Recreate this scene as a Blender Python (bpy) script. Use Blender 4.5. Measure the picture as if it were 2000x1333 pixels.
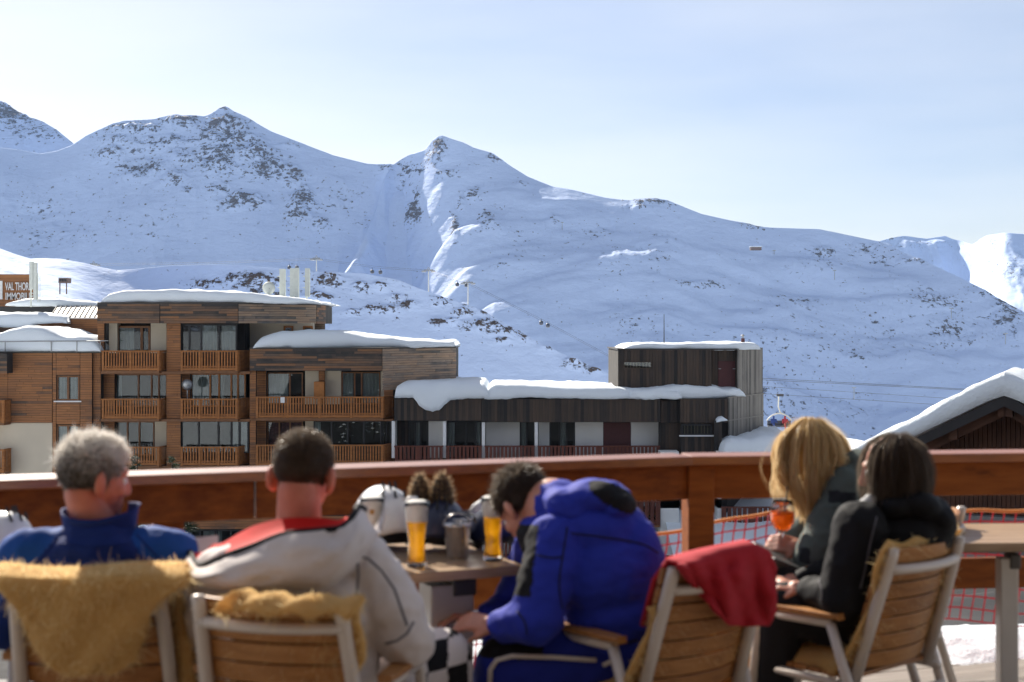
import bpy, bmesh, math, random
import numpy as np
from mathutils import Vector, Matrix, Euler
R = math.radians
random.seed(7)
rng = np.random.default_rng(7)
for o in list(bpy.data.objects):
    bpy.data.objects.remove(o)
scene = bpy.context.scene
col = scene.collection

# ------------------------------------------------------------------ camera
F = 2000 * 50 / 36.0          # focal length in photo pixels
CAMH, HOR = 1.5, 645.0        # eye height over the terrace, horizon row of the photo
cam_d = bpy.data.cameras.new('camera')
cam = bpy.data.objects.new('camera', cam_d)
col.objects.link(cam)
cam.location = (0, 0, CAMH)
cam.rotation_euler = (R(90), 0, 0)
cam_d.lens = 50
cam_d.sensor_width = 36
cam_d.shift_y = -(666.5 - HOR) / 2000.0
cam_d.clip_start = 0.05
cam_d.clip_end = 20000
cam_d.dof.use_dof = True
cam_d.dof.focus_distance = 80
cam_d.dof.aperture_fstop = 3.8
scene.camera = cam

# ------------------------------------------------------------------ sky, sun, exposure
SUN_EL, SUN_AZ = 34.0, -27.0    # azimuth from +Y, negative = to the left
world = bpy.data.worlds.new('World')
scene.world = world
world.use_nodes = True
wn = world.node_tree
for n in list(wn.nodes):
    wn.nodes.remove(n)
w_out = wn.nodes.new('ShaderNodeOutputWorld')
w_bg = wn.nodes.new('ShaderNodeBackground')
w_bg.inputs['Strength'].default_value = 0.070
sky = wn.nodes.new('ShaderNodeTexSky')
sky.sky_type = 'NISHITA'
sky.sun_disc = False
sky.sun_elevation = R(SUN_EL)
sky.sun_rotation = R(SUN_AZ)
sky.altitude = 2300
sky.air_density = 1.0
sky.dust_density = 4.0
sky.ozone_density = 3.0
# thin high cirrus streaks, spread over the whole sky
tc = wn.nodes.new('ShaderNodeTexCoord')
mp = wn.nodes.new('ShaderNodeMapping')
mp.inputs['Rotation'].default_value = (0, R(14), R(8))
mp.inputs['Scale'].default_value = (1.6, 1.6, 9.0)
nz = wn.nodes.new('ShaderNodeTexNoise')
nz.inputs['Scale'].default_value = 1.6
nz.inputs['Detail'].default_value = 6
nz.inputs['Roughness'].default_value = 0.52
rp = wn.nodes.new('ShaderNodeValToRGB')
rp.color_ramp.elements[0].position = 0.22
rp.color_ramp.elements[0].color = (0, 0, 0, 1)
rp.color_ramp.elements[1].position = 0.82
rp.color_ramp.elements[1].color = (0.32, 0.32, 0.32, 1)
mx = wn.nodes.new('ShaderNodeMix')
mx.data_type = 'RGBA'
mx.blend_type = 'MIX'
mx.inputs[7].default_value = (11.0, 11.6, 11.0, 1)
wn.links.new(tc.outputs['Generated'], mp.inputs['Vector'])
wn.links.new(mp.outputs['Vector'], nz.inputs['Vector'])
wn.links.new(nz.outputs['Fac'], rp.inputs['Fac'])
wn.links.new(rp.outputs['Color'], mx.inputs[0])
wn.links.new(sky.outputs['Color'], mx.inputs[6])
wb = wn.nodes.new('ShaderNodeMix')          # white balance of the photograph
wb.data_type = 'RGBA'
wb.blend_type = 'MULTIPLY'
wb.inputs[0].default_value = 1.0
wb.inputs[7].default_value = (1.05, 0.92, 0.84, 1)
wn.links.new(mx.outputs[2], wb.inputs[6])
wn.links.new(wb.outputs[2], w_bg.inputs['Color'])
wn.links.new(w_bg.outputs['Background'], w_out.inputs['Surface'])

sun_d = bpy.data.lights.new('sun', 'SUN')
sun_d.energy = 5.0
sun_d.angle = R(0.53)
sun_d.color = (1.0, 0.92, 0.80)
sun = bpy.data.objects.new('sun', sun_d)
col.objects.link(sun)
sdir = Vector((math.sin(R(SUN_AZ)) * math.cos(R(SUN_EL)), math.cos(R(SUN_AZ)) * math.cos(R(SUN_EL)), math.sin(R(SUN_EL))))
sun.rotation_euler = sdir.to_track_quat('Z', 'Y').to_euler()
sun.location = sdir * 300

scene.render.engine = 'CYCLES'
scene.view_settings.view_transform = 'Standard'
scene.view_settings.look = 'None'
scene.view_settings.gamma = 1
scene.view_settings.use_curve_mapping = False
scene.view_settings.exposure = 0.95
scene.cycles.max_bounces = 8
scene.cycles.transparent_max_bounces = 12
scene.cycles.caustics_reflective = False
scene.cycles.use_denoising = True

# ------------------------------------------------------------------ helpers
def P(px, py, d):
    """photo pixel + distance in metres -> world point"""
    return Vector(((px - 1000) * d / F, d, CAMH - (py - HOR) * d / F))

def ZY(py, d):
    return CAMH - (py - HOR) * d / F

def XX(px, d):
    return (px - 1000) * d / F

_perm = rng.permutation(4096).astype(np.int64)
def _hash(ix, iy, iz):
    return _perm[(_perm[(_perm[ix & 4095] + iy) & 4095] + iz) & 4095]

def pnoise(x, y, z=0.0, seed=0):
    """vectorised gradient noise, about -1..1"""
    x = np.asarray(x, float) + seed * 17.31
    y = np.asarray(y, float) + seed * 5.77
    z = np.asarray(z, float) + seed * 9.13
    x, y, z = np.broadcast_arrays(x, y, z)
    ix, iy, iz = np.floor(x).astype(np.int64), np.floor(y).astype(np.int64), np.floor(z).astype(np.int64)
    fx, fy, fz = x - ix, y - iy, z - iz
    u, v, w = [t * t * t * (t * (t * 6 - 15) + 10) for t in (fx, fy, fz)]
    out = 0
    for dx in (0, 1):
        for dy in (0, 1):
            for dz in (0, 1):
                h = _hash(ix + dx, iy + dy, iz + dz)
                a = h * (2 * math.pi / 4096.0) * 7.0
                c = ((h * 31) & 4095) / 2047.5 - 1
                s = np.sqrt(1 - c * c)
                g = np.cos(a) * s * (fx - dx) + np.sin(a) * s * (fy - dy) + c * (fz - dz)
                out = out + g * (u if dx else 1 - u) * (v if dy else 1 - v) * (w if dz else 1 - w)
    return out * 1.5

def fbm(x, y, z=0.0, octaves=5, seed=0, gain=0.5):
    out, a, f = 0, 1.0, 1.0
    for k in range(octaves):
        out = out + a * pnoise(np.asarray(x) * f, np.asarray(y) * f, np.asarray(z) * f, seed + k)
        a *= gain
        f *= 2.03
    return out

def ridged(x, y, z=0.0, octaves=4, seed=0):
    out, a, f = 0, 1.0, 1.0
    for k in range(octaves):
        out = out + a * (1 - 2 * np.abs(pnoise(np.asarray(x) * f, np.asarray(y) * f, np.asarray(z) * f, seed + k)))
        a *= 0.5
        f *= 2.1
    return out

def sstep(a, b, x):
    t = np.clip((np.asarray(x, float) - a) / (b - a), 0, 1)
    return t * t * (3 - 2 * t)

# ---- materials
MATS = {}
class NT:
    def __init__(s, name):
        s.m = bpy.data.materials.new(name)
        s.m.use_nodes = True
        s.t = s.m.node_tree
        s.b = s.t.nodes['Principled BSDF']
        s.out = s.t.nodes['Material Output']
        MATS[name] = s.m
    def n(s, typ, **kw):
        nd = s.t.nodes.new(typ)
        for k, v in kw.items():
            if k in nd.inputs:
                nd.inputs[k].default_value = v
            else:
                setattr(nd, k, v)
        return nd
    def l(s, a, b):
        s.t.links.new(a, b)
    def coord(s, scale=(1, 1, 1), kind='Object', rot=(0, 0, 0)):
        c = s.n('ShaderNodeTexCoord')
        m = s.n('ShaderNodeMapping')
        m.inputs['Scale'].default_value = scale
        m.inputs['Rotation'].default_value = rot
        s.l(c.outputs[kind], m.inputs['Vector'])
        return m.outputs['Vector']
    def noise(s, vec, scale, detail=4, rough=0.55):
        nd = s.n('ShaderNodeTexNoise')
        nd.inputs['Scale'].default_value = scale
        nd.inputs['Detail'].default_value = detail
        nd.inputs['Roughness'].default_value = rough
        if vec is not None:
            s.l(vec, nd.inputs['Vector'])
        return nd.outputs['Fac']
    def ramp(s, fac, stops):
        nd = s.n('ShaderNodeValToRGB')
        e = nd.color_ramp.elements
        e[0].position, e[0].color = stops[0][0], (*stops[0][1], 1)
        e[1].position, e[1].color = stops[-1][0], (*stops[-1][1], 1)
        for p, c in stops[1:-1]:
            q = e.new(p)
            q.color = (*c, 1)
        s.l(fac, nd.inputs['Fac'])
        return nd.outputs['Color']
    def math(s, op, a, b=None, clamp=False):
        nd = s.n('ShaderNodeMath', operation=op)
        nd.use_clamp = clamp
        for i, v in enumerate((a, b)):
            if v is None:
                continue
            if isinstance(v, (int, float)):
                nd.inputs[i].default_value = v
            else:
                s.l(v, nd.inputs[i])
        return nd.outputs[0]
    def mix(s, fac, a, b, blend='MIX'):
        nd = s.n('ShaderNodeMix', data_type='RGBA', blend_type=blend)
        for i, v in ((0, fac), (6, a), (7, b)):
            if isinstance(v, (int, float)):
                nd.inputs[i].default_value = v
            elif isinstance(v, tuple):
                nd.inputs[i].default_value = (*v, 1) if len(v) == 3 else v
            else:
                s.l(v, nd.inputs[i])
        return nd.outputs[2]
    def attr(s, name, out='Fac'):
        nd = s.n('ShaderNodeAttribute', attribute_name=name)
        return nd.outputs[out]
    def bump(s, height, strength=0.3, dist=0.01):
        nd = s.n('ShaderNodeBump')
        nd.inputs['Strength'].default_value = strength
        nd.inputs['Distance'].default_value = dist
        s.l(height, nd.inputs['Height'])
        s.l(nd.outputs['Normal'], s.b.inputs['Normal'])
    def base(s, c, rough=None):
        if isinstance(c, tuple):
            s.b.inputs['Base Color'].default_value = (*c, 1)
        else:
            s.l(c, s.b.inputs['Base Color'])
        if rough is not None:
            s.b.inputs['Roughness'].default_value = rough
        return s

def plain(name, c, rough=0.6, metal=0.0, var=0.12, scale=6.0, bump=0.0, sheen=0.0):
    t = NT(name)
    v = t.coord()
    f = t.noise(v, scale, 5)
    t.base(t.ramp(f, [(0.3, tuple(k * (1 - var) for k in c)), (0.7, tuple(min(1, k * (1 + var)) for k in c))]), rough)
    t.b.inputs['Metallic'].default_value = metal
    if sheen:
        t.b.inputs['Sheen Weight'].default_value = sheen
    if bump:
        t.bump(t.noise(v, scale * 6, 4), bump, 0.01)
    return t.m

def boards_mat(name, warm, cool, dark, nscale, grain_rot=(0, 0, 0), grain_scale=(1, 1, 14), cover=0.5):
    """timber boards: tint attribute per board, weathering patches and grain"""
    t = NT(name)
    v = t.coord((1, 1, 1))
    vg = t.coord(grain_scale)
    tint = t.attr('tint')
    weather = t.noise(v, nscale, 5, 0.6)
    grain = t.noise(vg, 2.5, 5, 0.6)
    fac = t.math('ADD', t.math('MULTIPLY', tint, 0.55), t.math('MULTIPLY', weather, 0.75))
    c1 = t.ramp(fac, [(cover - 0.22, warm), (cover + 0.05, tuple(0.5 * (a + b) for a, b in zip(warm, cool))), (cover + 0.22, cool), (cover + 0.42, dark)])
    c2 = t.mix(0.75, c1, t.ramp(grain, [(0.25, (0.45, 0.45, 0.45)), (0.7, (1.15, 1.15, 1.15))]), 'MULTIPLY')
    t.base(c2, 0.75)
    t.bump(grain, 0.35, 0.02)
    return t.m

def snow_mat(name, scale=1.0, bump=0.35, dist=0.05, tintc=(0.82, 0.88, 0.93)):
    t = NT(name)
    v = t.coord()
    t.base(tintc, 0.7)
    a = t.noise(v, 1.2 * scale, 6, 0.6)
    b = t.noise(v, 14 * scale, 4, 0.6)
    h = t.math('ADD', a, t.math('MULTIPLY', b, 0.25))
    t.bump(h, bump, dist)
    t.b.inputs['Specular IOR Level'].default_value = 0.25
    return t.m

# ---- objects
def tag(o, label=None, cat=None, group=None, kind=None):
    if label: o['label'] = label
    if cat: o['category'] = cat
    if group: o['group'] = group
    if kind: o['kind'] = kind
    return o

def empty(name, loc=(0, 0, 0), rz=0.0):
    o = bpy.data.objects.new(name, None)
    col.objects.link(o)
    o.location = loc
    o.rotation_euler = (0, 0, rz)
    o.empty_display_size = 0.1
    return o

def link(name, mesh, mat=None, parent=None, loc=None, keep=True):
    o = bpy.data.objects.new(name, mesh)
    col.objects.link(o)
    if mat is not None:
        ms = mat if isinstance(mat, (list, tuple)) else [mat]
        if not mesh.materials:
            for m in ms:
                mesh.materials.append(MATS[m] if isinstance(m, str) else m)
    if loc is not None:
        o.location = loc
    if parent is not None:
        o.parent = parent
        if keep:      # geometry was written in world space
            o.matrix_parent_inverse = parent_matrix(parent).inverted()
    return o

def parent_matrix(p):
    m = Matrix.LocRotScale(p.location, p.rotation_euler, p.scale)
    if p.parent is not None:
        return parent_matrix(p.parent) @ p.matrix_parent_inverse @ m
    return m

class MB:
    def __init__(s):
        s.v, s.f, s.mi, s.tint = [], [], [], []
    def add(s, verts, faces, mi=0, tint=None):
        o = len(s.v)
        s.v.extend([tuple(p) for p in verts])
        for f in faces:
            s.f.append(tuple(i + o for i in f))
            s.mi.append(mi)
            s.tint.append(0.5 if tint is None else tint)
        return s
    def box(s, x0, x1, y0, y1, z0, z1, mi=0, tint=None, M=None):
        vs = [Vector(p) for p in ((x0, y0, z0), (x1, y0, z0), (x1, y1, z0), (x0, y1, z0), (x0, y0, z1), (x1, y0, z1), (x1, y1, z1), (x0, y1, z1))]
        if M is not None:
            vs = [M @ p for p in vs]
        return s.add(vs, [(0, 3, 2, 1), (4, 5, 6, 7), (0, 1, 5, 4), (1, 2, 6, 5), (2, 3, 7, 6), (3, 0, 4, 7)], mi, tint)
    def prism(s, pts, z0, z1, mi=0, tint=None):
        n = len(pts)
        vs = [(p[0], p[1], z0) for p in pts] + [(p[0], p[1], z1) for p in pts]
        fs = [tuple(range(n))[::-1], tuple(range(n, 2 * n))] + [(i, (i + 1) % n, n + (i + 1) % n, n + i) for i in range(n)]
        return s.add(vs, fs, mi, tint)
    def tube(s, pts, r, seg=10, mi=0, tint=None, caps=True, flat=None):
        pts = [Vector(p) for p in pts]
        n = len(pts)
        rs = r if isinstance(r, (list, tuple)) else [r] * n
        vs, fs = [], []
        t0 = (pts[1] - pts[0]).normalized()
        ref = Vector((0, 0, 1)) if abs(t0.z) < 0.9 else Vector((1, 0, 0))
        nrm = (ref - t0 * ref.dot(t0)).normalized()
        for i, p in enumerate(pts):
            if i == 0: t = (pts[1] - pts[0])
            elif i == n - 1: t = (pts[-1] - pts[-2])
            else: t = (pts[i + 1] - pts[i]).normalized() + (pts[i] - pts[i - 1]).normalized()
            t = t.normalized()
            nrm = (nrm - t * nrm.dot(t)).normalized()
            bn = t.cross(nrm)
            for k in range(seg):
                a = 2 * math.pi * k / seg
                ca, sa = math.cos(a), math.sin(a)
                if flat: sa *= flat
                vs.append(p + (nrm * ca + bn * sa) * rs[i])
        for i in range(n - 1):
            for k in range(seg):
                a, b = i * seg + k, i * seg + (k + 1) % seg
                fs.append((a, b, b + seg, a + seg))
        if caps:
            fs.append(tuple(range(seg))[::-1])
            fs.append(tuple((n - 1) * seg + k for k in range(seg)))
        return s.add(vs, fs, mi, tint)
    def lathe(s, prof, c=(0, 0, 0), seg=28, mi=0, M=None, cap0=True, cap1=True):
        c = Vector(c)
        vs, fs = [], []
        for (r, z) in prof:
            for k in range(seg):
                a = 2 * math.pi * k / seg
                p = Vector((r * math.cos(a), r * math.sin(a), z))
                if M is not None: p = M @ p
                vs.append(p + c)
        for i in range(len(prof) - 1):
            for k in range(seg):
                a, b = i * seg + k, i * seg + (k + 1) % seg
                fs.append((a, b, b + seg, a + seg))
        if cap0: fs.append(tuple(range(seg))[::-1])
        if cap1: fs.append(tuple((len(prof) - 1) * seg + k for k in range(seg)))
        return s.add(vs, fs, mi)
    def grid(s, rows, mi=0, close_u=False, flip=False, tint=None):
        """rows: list of equal-length lists of points"""
        nr, nc = len(rows), len(rows[0])
        vs = [p for r in rows for p in r]
        fs = []
        for i in range(nr - 1):
            for j in range(nc - (0 if close_u else 1)):
                a, b = i * nc + j, i * nc + (j + 1) % nc
                f = (a, b, b + nc, a + nc)
                fs.append(f[::-1] if flip else f)
        return s.add(vs, fs, mi, tint)
    def mesh(s, name, smooth=False):
        me = bpy.data.meshes.new(name)
        me.from_pydata(s.v, [], s.f)
        me.polygons.foreach_set('material_index', s.mi)
        if smooth:
            me.polygons.foreach_set('use_smooth', [True] * len(s.f))
        if any(t != 0.5 for t in s.tint):
            a = me.attributes.new('tint', 'FLOAT', 'FACE')
            a.data.foreach_set('value', s.tint)
        me.update()
        return me
    def build(s, name, mat, parent=None, smooth=False, kind=None, bevel=0, loc=None, keep=True):
        me = s.mesh(name, smooth)
        o = link(name, me, mat, parent, loc, keep)
        if kind: o['kind'] = kind
        if bevel:
            b = o.modifiers.new('bevel', 'BEVEL')
            b.width = bevel
            b.segments = 2
            b.limit_method = 'ANGLE'
        if smooth == 'auto':
            pass
        return o

def grid_mesh(name, V, nr, nc, attrs=None, smooth=True):
    """V (nr*nc,3) numpy grid -> mesh"""
    idx = np.arange(nr * nc).reshape(nr, nc)
    a, b, c, d = idx[:-1, :-1], idx[:-1, 1:], idx[1:, 1:], idx[1:, :-1]
    faces = np.stack([a, b, c, d], -1).reshape(-1, 4)
    me = bpy.data.meshes.new(name)
    me.vertices.add(nr * nc)
    me.vertices.foreach_set('co', np.asarray(V, np.float32).ravel())
    me.loops.add(faces.size)
    me.loops.foreach_set('vertex_index', faces.ravel().astype(np.int32))
    me.polygons.add(len(faces))
    me.polygons.foreach_set('loop_start', np.arange(0, faces.size, 4, dtype=np.int32))
    me.polygons.foreach_set('loop_total', np.full(len(faces), 4, np.int32))
    if smooth:
        me.polygons.foreach_set('use_smooth', np.ones(len(faces), bool))
    for k, arr in (attrs or {}).items():
        at = me.attributes.new(k, 'FLOAT', 'POINT')
        at.data.foreach_set('value', np.asarray(arr, np.float32).ravel())
    me.update(calc_edges=True)
    me.validate()
    return me

# ------------------------------------------------------------------ materials
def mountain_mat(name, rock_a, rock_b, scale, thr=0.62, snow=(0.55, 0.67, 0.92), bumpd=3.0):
    t = NT(name)
    v = t.coord((1, 1, 1.0))
    v2 = t.coord((1, 0.7, 1.9), rot=(0, R(18), 0))
    w = t.math('POWER', t.attr('rockw'), 0.75)
    n1 = t.noise(v2, 0.045 * scale, 8, 0.74)
    n2 = t.noise(v, 0.011 * scale, 3, 0.5)
    n1 = t.math('SUBTRACT', t.math('MULTIPLY', n1, 2.0), 0.5)
    s = t.math('ADD', t.math('ADD', n1, t.math('MULTIPLY', n2, 0.3)), t.math('MULTIPLY', w, 0.38))
    n3 = t.noise(v, 0.11 * scale, 3, 0.6)
    n4 = t.noise(v, 0.016 * scale, 2, 0.5)
    s2 = t.math('ADD', t.math('ADD', n3, t.math('MULTIPLY', n4, 0.22)), t.math('MULTIPLY', w, 0.22))
    f1 = t.math('MULTIPLY', t.math('SUBTRACT', s, thr + 0.345), 14.0, clamp=True)
    f2 = t.math('MULTIPLY', t.math('SUBTRACT', s2, thr + 0.195), 20.0, clamp=True)
    fac = t.math('MAXIMUM', f1, f2)
    nr = t.noise(v, 0.22 * scale, 6, 0.7)
    rock = t.ramp(nr, [(0.3, rock_a), (0.7, rock_b)])
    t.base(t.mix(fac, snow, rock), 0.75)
    t.b.inputs['Specular IOR Level'].default_value = 0.2
    drift = t.noise(t.coord((1, 1, 2.2), rot=(0, R(-20), 0)), 0.02 * scale, 8, 0.6)
    h = t.math('ADD', t.math('MULTIPLY', fac, t.math('MULTIPLY', nr, 1.0)), t.math('MULTIPLY', drift, 0.8))
    t.bump(h, 0.8, bumpd)
    return t.m

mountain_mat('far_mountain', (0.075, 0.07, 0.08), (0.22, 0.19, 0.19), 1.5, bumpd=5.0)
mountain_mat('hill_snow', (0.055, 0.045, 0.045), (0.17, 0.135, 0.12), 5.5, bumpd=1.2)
snow_mat('ground_snow', 0.8, 0.5, 0.15)
snow_mat('roof_snow', 1.2, 0.22, 0.05)
snow_mat('chalet_snow', 1.6, 0.6, 0.10)
snow_mat('mound_snow', 5.0, 0.6, 0.04)
t = NT('asphalt')
v = t.coord()
f = t.noise(v, 0.35, 6, 0.62)
t.base(t.ramp(f, [(0.35, (0.030, 0.031, 0.034)), (0.56, (0.055, 0.055, 0.058)), (0.72, (0.09, 0.09, 0.095)), (0.78, (0.7, 0.74, 0.78))]), 0.85)  # tarmac darkened to stand for the buildings' shadow over the yard
t.b.inputs['Specular IOR Level'].default_value = 0.1
t.bump(t.noise(v, 6, 5), 0.3, 0.03)

# ------------------------------------------------------------------ terrain
def interp(tab):
    xs = [a for a, b in tab]
    ys = [b for a, b in tab]
    def f(x, k=0):
        y = np.interp(x, xs, ys)
        if k:
            w = np.hanning(2 * k + 3)[1:-1]
            w /= w.sum()
            y = np.convolve(np.pad(y, k, mode='edge'), w, mode='valid')
        return y
    return f

def mountain(name, ridge, dist, slope, yfoot, x0, x1, nu, nv, rocks, mat, label_seed, amp=10.0, crag=3.0, wl=220.0, concave=0.35, back=0.5, gully=0.45, terrace=0.0, broad=0.07):
    """snow slope whose crest line is the photographed skyline, at its own distance; falls toward the village and away behind"""
    px = np.linspace(x0, x1, nu)
    k = int(nu * 0.035)
    yr, Dr, sl = interp(ridge)(px, 1), interp(dist)(px, k), np.tan(np.radians(interp(slope)(px, k)))
    yf = interp(yfoot)(px, k)
    Zc = (HOR - yr) / F * Dr                       # crest over eye level
    Zr = (HOR - interp(ridge)(px, max(2, int(nu * broad)))) / F * Dr   # broad shape of the flank below it
    kf = (yf - HOR) / F
    run = (Zr + kf * Dr) / (sl + kf)               # slope line meets the sight line of the foot row
    run = np.clip(run, 20, Dr * 0.75)
    nb = 10
    tb = -np.linspace(1, 0, nb, endpoint=False) ** 1.5
    tf = np.linspace(0, 1, nv) ** 1.12
    t = np.concatenate([tb, tf])[:, None]
    r = t * run[None, :]
    prof = np.where(t >= 0, (1 + concave) * t - concave * t * t, -t * back)
    Z = Zr[None, :] - prof * (run * sl)[None, :] + (Zc - Zr)[None, :] * np.exp(-np.maximum(t, 0) / 0.11)
    d = Dr[None, :] - r
    X = (px[None, :] - 1000) / F * d
    Y = d
    # relief: broad swells, gullies running down the fall line, fine drifts
    tt = np.clip(t, 0, 1)
    wgt = sstep(0.0, 0.16, tt) * (1 - 0.5 * sstep(0.8, 1, tt)) + 0.10
    relief = amp * fbm(X / wl, Y / wl, 0, 5, label_seed, 0.42) + gully * amp * ridged(X / (wl * 0.45), Y / (wl * 1.3), 0, 4, label_seed + 7)
    if terrace:
        relief = relief + terrace * amp * fbm((X + 0.5 * Y) / (wl * 1.1), (Y - 0.25 * X) / (wl * 0.3), 0, 3, label_seed + 13, 0.4)
    pyv = HOR - Z / d * F
    pxx = np.broadcast_to(px[None, :], pyv.shape)
    rw = np.zeros_like(pyv)
    for (cx, cy, rx, ry, st) in rocks:
        q = ((pxx - cx) / rx) ** 2 + ((pyv - cy) / ry) ** 2
        rw = np.maximum(rw, st * np.exp(-q * 0.9))
    jag = crag * ridged(X / (wl * 0.16), Y / (wl * 0.16), Z / (wl * 0.16), 4, label_seed + 3)
    Z = Z + relief * wgt + jag * np.clip(rw, 0, 1.0) * (0.35 + 0.65 * sstep(0, 0.05, tt))
    V = np.stack([X, Y, Z + CAMH], -1).reshape(-1, 3)
    me = grid_mesh(name, V, t.shape[0], nu, {'rockw': rw})
    o = link(name, me, mat)
    return tag(o, kind='structure')

L_ridge = [(-300, 150), (-60, 180), (0, 198), (20, 208), (45, 225), (60, 232), (85, 240), (110, 255), (140, 278), (200, 330), (320, 420)]
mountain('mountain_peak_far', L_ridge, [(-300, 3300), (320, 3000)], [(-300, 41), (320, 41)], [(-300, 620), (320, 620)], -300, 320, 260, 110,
         [(20, 225, 70, 35, 0.85), (60, 260, 60, 25, 0.5), (100, 265, 40, 14, 0.5)], 'far_mountain', 3, amp=12, crag=9, wl=260)

M1_ridge = [(-420, 250), (-200, 275), (0, 290), (50, 296), (78, 301), (110, 296), (140, 285), (170, 265), (205, 250), (240, 238), (300, 234), (330, 227), (365, 229), (400, 229), (415, 222), (425, 216), (440, 213), (455, 219),
            (470, 226), (490, 236), (530, 258), (580, 278), (650, 305), (715, 320), (765, 324), (840, 350), (950, 420), (1100, 520)]
M1_rocks = [(260, 255, 60, 14, .8), (350, 240, 40, 16, .9), (320, 285, 80, 14, .7), (235, 280, 40, 12, .55), (215, 305, 25, 14, .7), (285, 335, 45, 20, .8), (440, 250, 55, 22, .85), (420, 285, 55, 20, .65), (360, 315, 40, 18, .6), (430, 325, 50, 28, .8),
            (500, 315, 40, 24, .85), (470, 285, 45, 18, .8), (525, 345, 45, 22, .75), (340, 365, 28, 18, .6), (365, 385, 14, 12, .7), (470, 408, 45, 14, .95), (430, 385, 22, 12, .7), (570, 360, 28, 22, .7), (590, 420, 26, 34, .85), (625, 460, 16, 14, .6),
            (60, 410, 60, 30, .28), (100, 470, 90, 30, .25), (250, 450, 120, 60, .1), (650, 400, 60, 40, .25), (560, 290, 26, 8, .5), (440, 216, 14, 5, .8), (760, 330, 20, 12, .6)]
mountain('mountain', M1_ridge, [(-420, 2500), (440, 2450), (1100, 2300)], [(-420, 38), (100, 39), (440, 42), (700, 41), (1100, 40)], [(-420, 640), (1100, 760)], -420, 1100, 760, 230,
         M1_rocks, 'far_mountain', 11, amp=11, crag=12, wl=300, gully=0.4, terrace=0.5)

M2_ridge = [(520, 700), (600, 620), (660, 555), (700, 490), (735, 410), (752, 345), (765, 324), (800, 301), (830, 293), (842, 279), (850, 272), (862, 266), (872, 269), (880, 272), (905, 280), (925, 290), (960, 300), (990, 320), (1030, 345), (1080, 366), (1110, 371),
            (1180, 388), (1230, 394), (1245, 389), (1280, 389), (1305, 393), (1330, 402), (1370, 418), (1430, 432), (1490, 446), (1550, 447), (1600, 448), (1650, 458), (1690, 466), (1720, 471), (1760, 490), (1810, 512), (1860, 535), (1910, 560), (1960, 590), (2010, 618), (2100, 660), (2400, 760)]
M2_rocks = [(858, 285, 14, 26, 1.0), (845, 310, 16, 18, .8), (800, 330, 30, 18, .62), (780, 355, 16, 26, .6), (870, 345, 30, 8, .6), (805, 425, 18, 24, 1.0), (813, 392, 8, 18, .8), (888, 450, 9, 30, .85), (925, 380, 18, 12, .6), (900, 395, 8, 18, .6),
            (950, 428, 18, 14, .7), (955, 455, 20, 12, .6), (975, 310, 22, 8, .6), (1020, 365, 16, 8, .5), (1085, 432, 14, 10, .5), (1270, 396, 40, 7, .85), (1250, 405, 40, 8, .5), (1170, 452, 26, 10, .55), (1475, 441, 34, 8, .75), (1610, 492, 30, 10, .65), (1690, 487, 45, 14, .5),
            (1790, 508, 40, 8, .6), (1730, 505, 20, 14, .45), (1600, 520, 60, 20, .35), (1365, 548, 45, 7, .55), (1560, 590, 60, 16, .4), (1830, 590, 60, 18, .5), (1860, 640, 60, 26, .45), (1985, 560, 40, 40, .6), (1980, 600, 45, 40, .8), (1930, 572, 40, 14, .6), (1740, 660, 120, 50, .24), (1560, 690, 160, 60, .22),
            (1250, 630, 60, 30, .3), (1240, 510, 60, 30, .28), (1080, 480, 90, 40, .12), (1500, 800, 120, 60, .28), (1640, 800, 60, 40, .3)]
mountain('mountain_shoulder', M2_ridge, [(520, 1960), (600, 2000), (660, 2080), (700, 2160), (735, 2280), (765, 2390), (862, 2300), (1300, 2200), (1700, 2300), (2400, 2000)], [(520, 40), (862, 42), (1000, 39), (1200, 36.5), (1700, 36.5), (2400, 39)],
         [(520, 800), (900, 860), (1300, 900), (2400, 960)], 520, 2400, 1150, 260, M2_rocks, 'far_mountain', 23, amp=10, crag=7, wl=230, concave=0.08, gully=0.25, terrace=1.5, broad=0.15)

F_ridge = [(1600, 520), (1690, 480), (1725, 470), (1750, 465), (1765, 463), (1780, 464), (1810, 468), (1832, 465), (1845, 462), (1860, 468), (1880, 472), (1900, 480), (1915, 468), (1925, 462), (1945, 458), (1960, 455), (2000, 458), (2060, 440), (2200, 400), (2500, 380)]
mountain('mountain_range_far', F_ridge, [(1600, 4600), (1880, 4600), (1960, 4200), (2500, 4200)], [(1600, 37), (1880, 39), (1915, 38), (2000, 36), (2100, 34), (2500, 34)], [(1600, 620), (2500, 640)], 1600, 2500, 380, 130,
         [(1930, 478, 30, 8, .5), (1990, 530, 60, 30, .4), (1745, 466, 20, 5, .5), (1800, 485, 60, 10, .3)], 'far_mountain', 31, amp=30, crag=9, wl=330)

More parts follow.
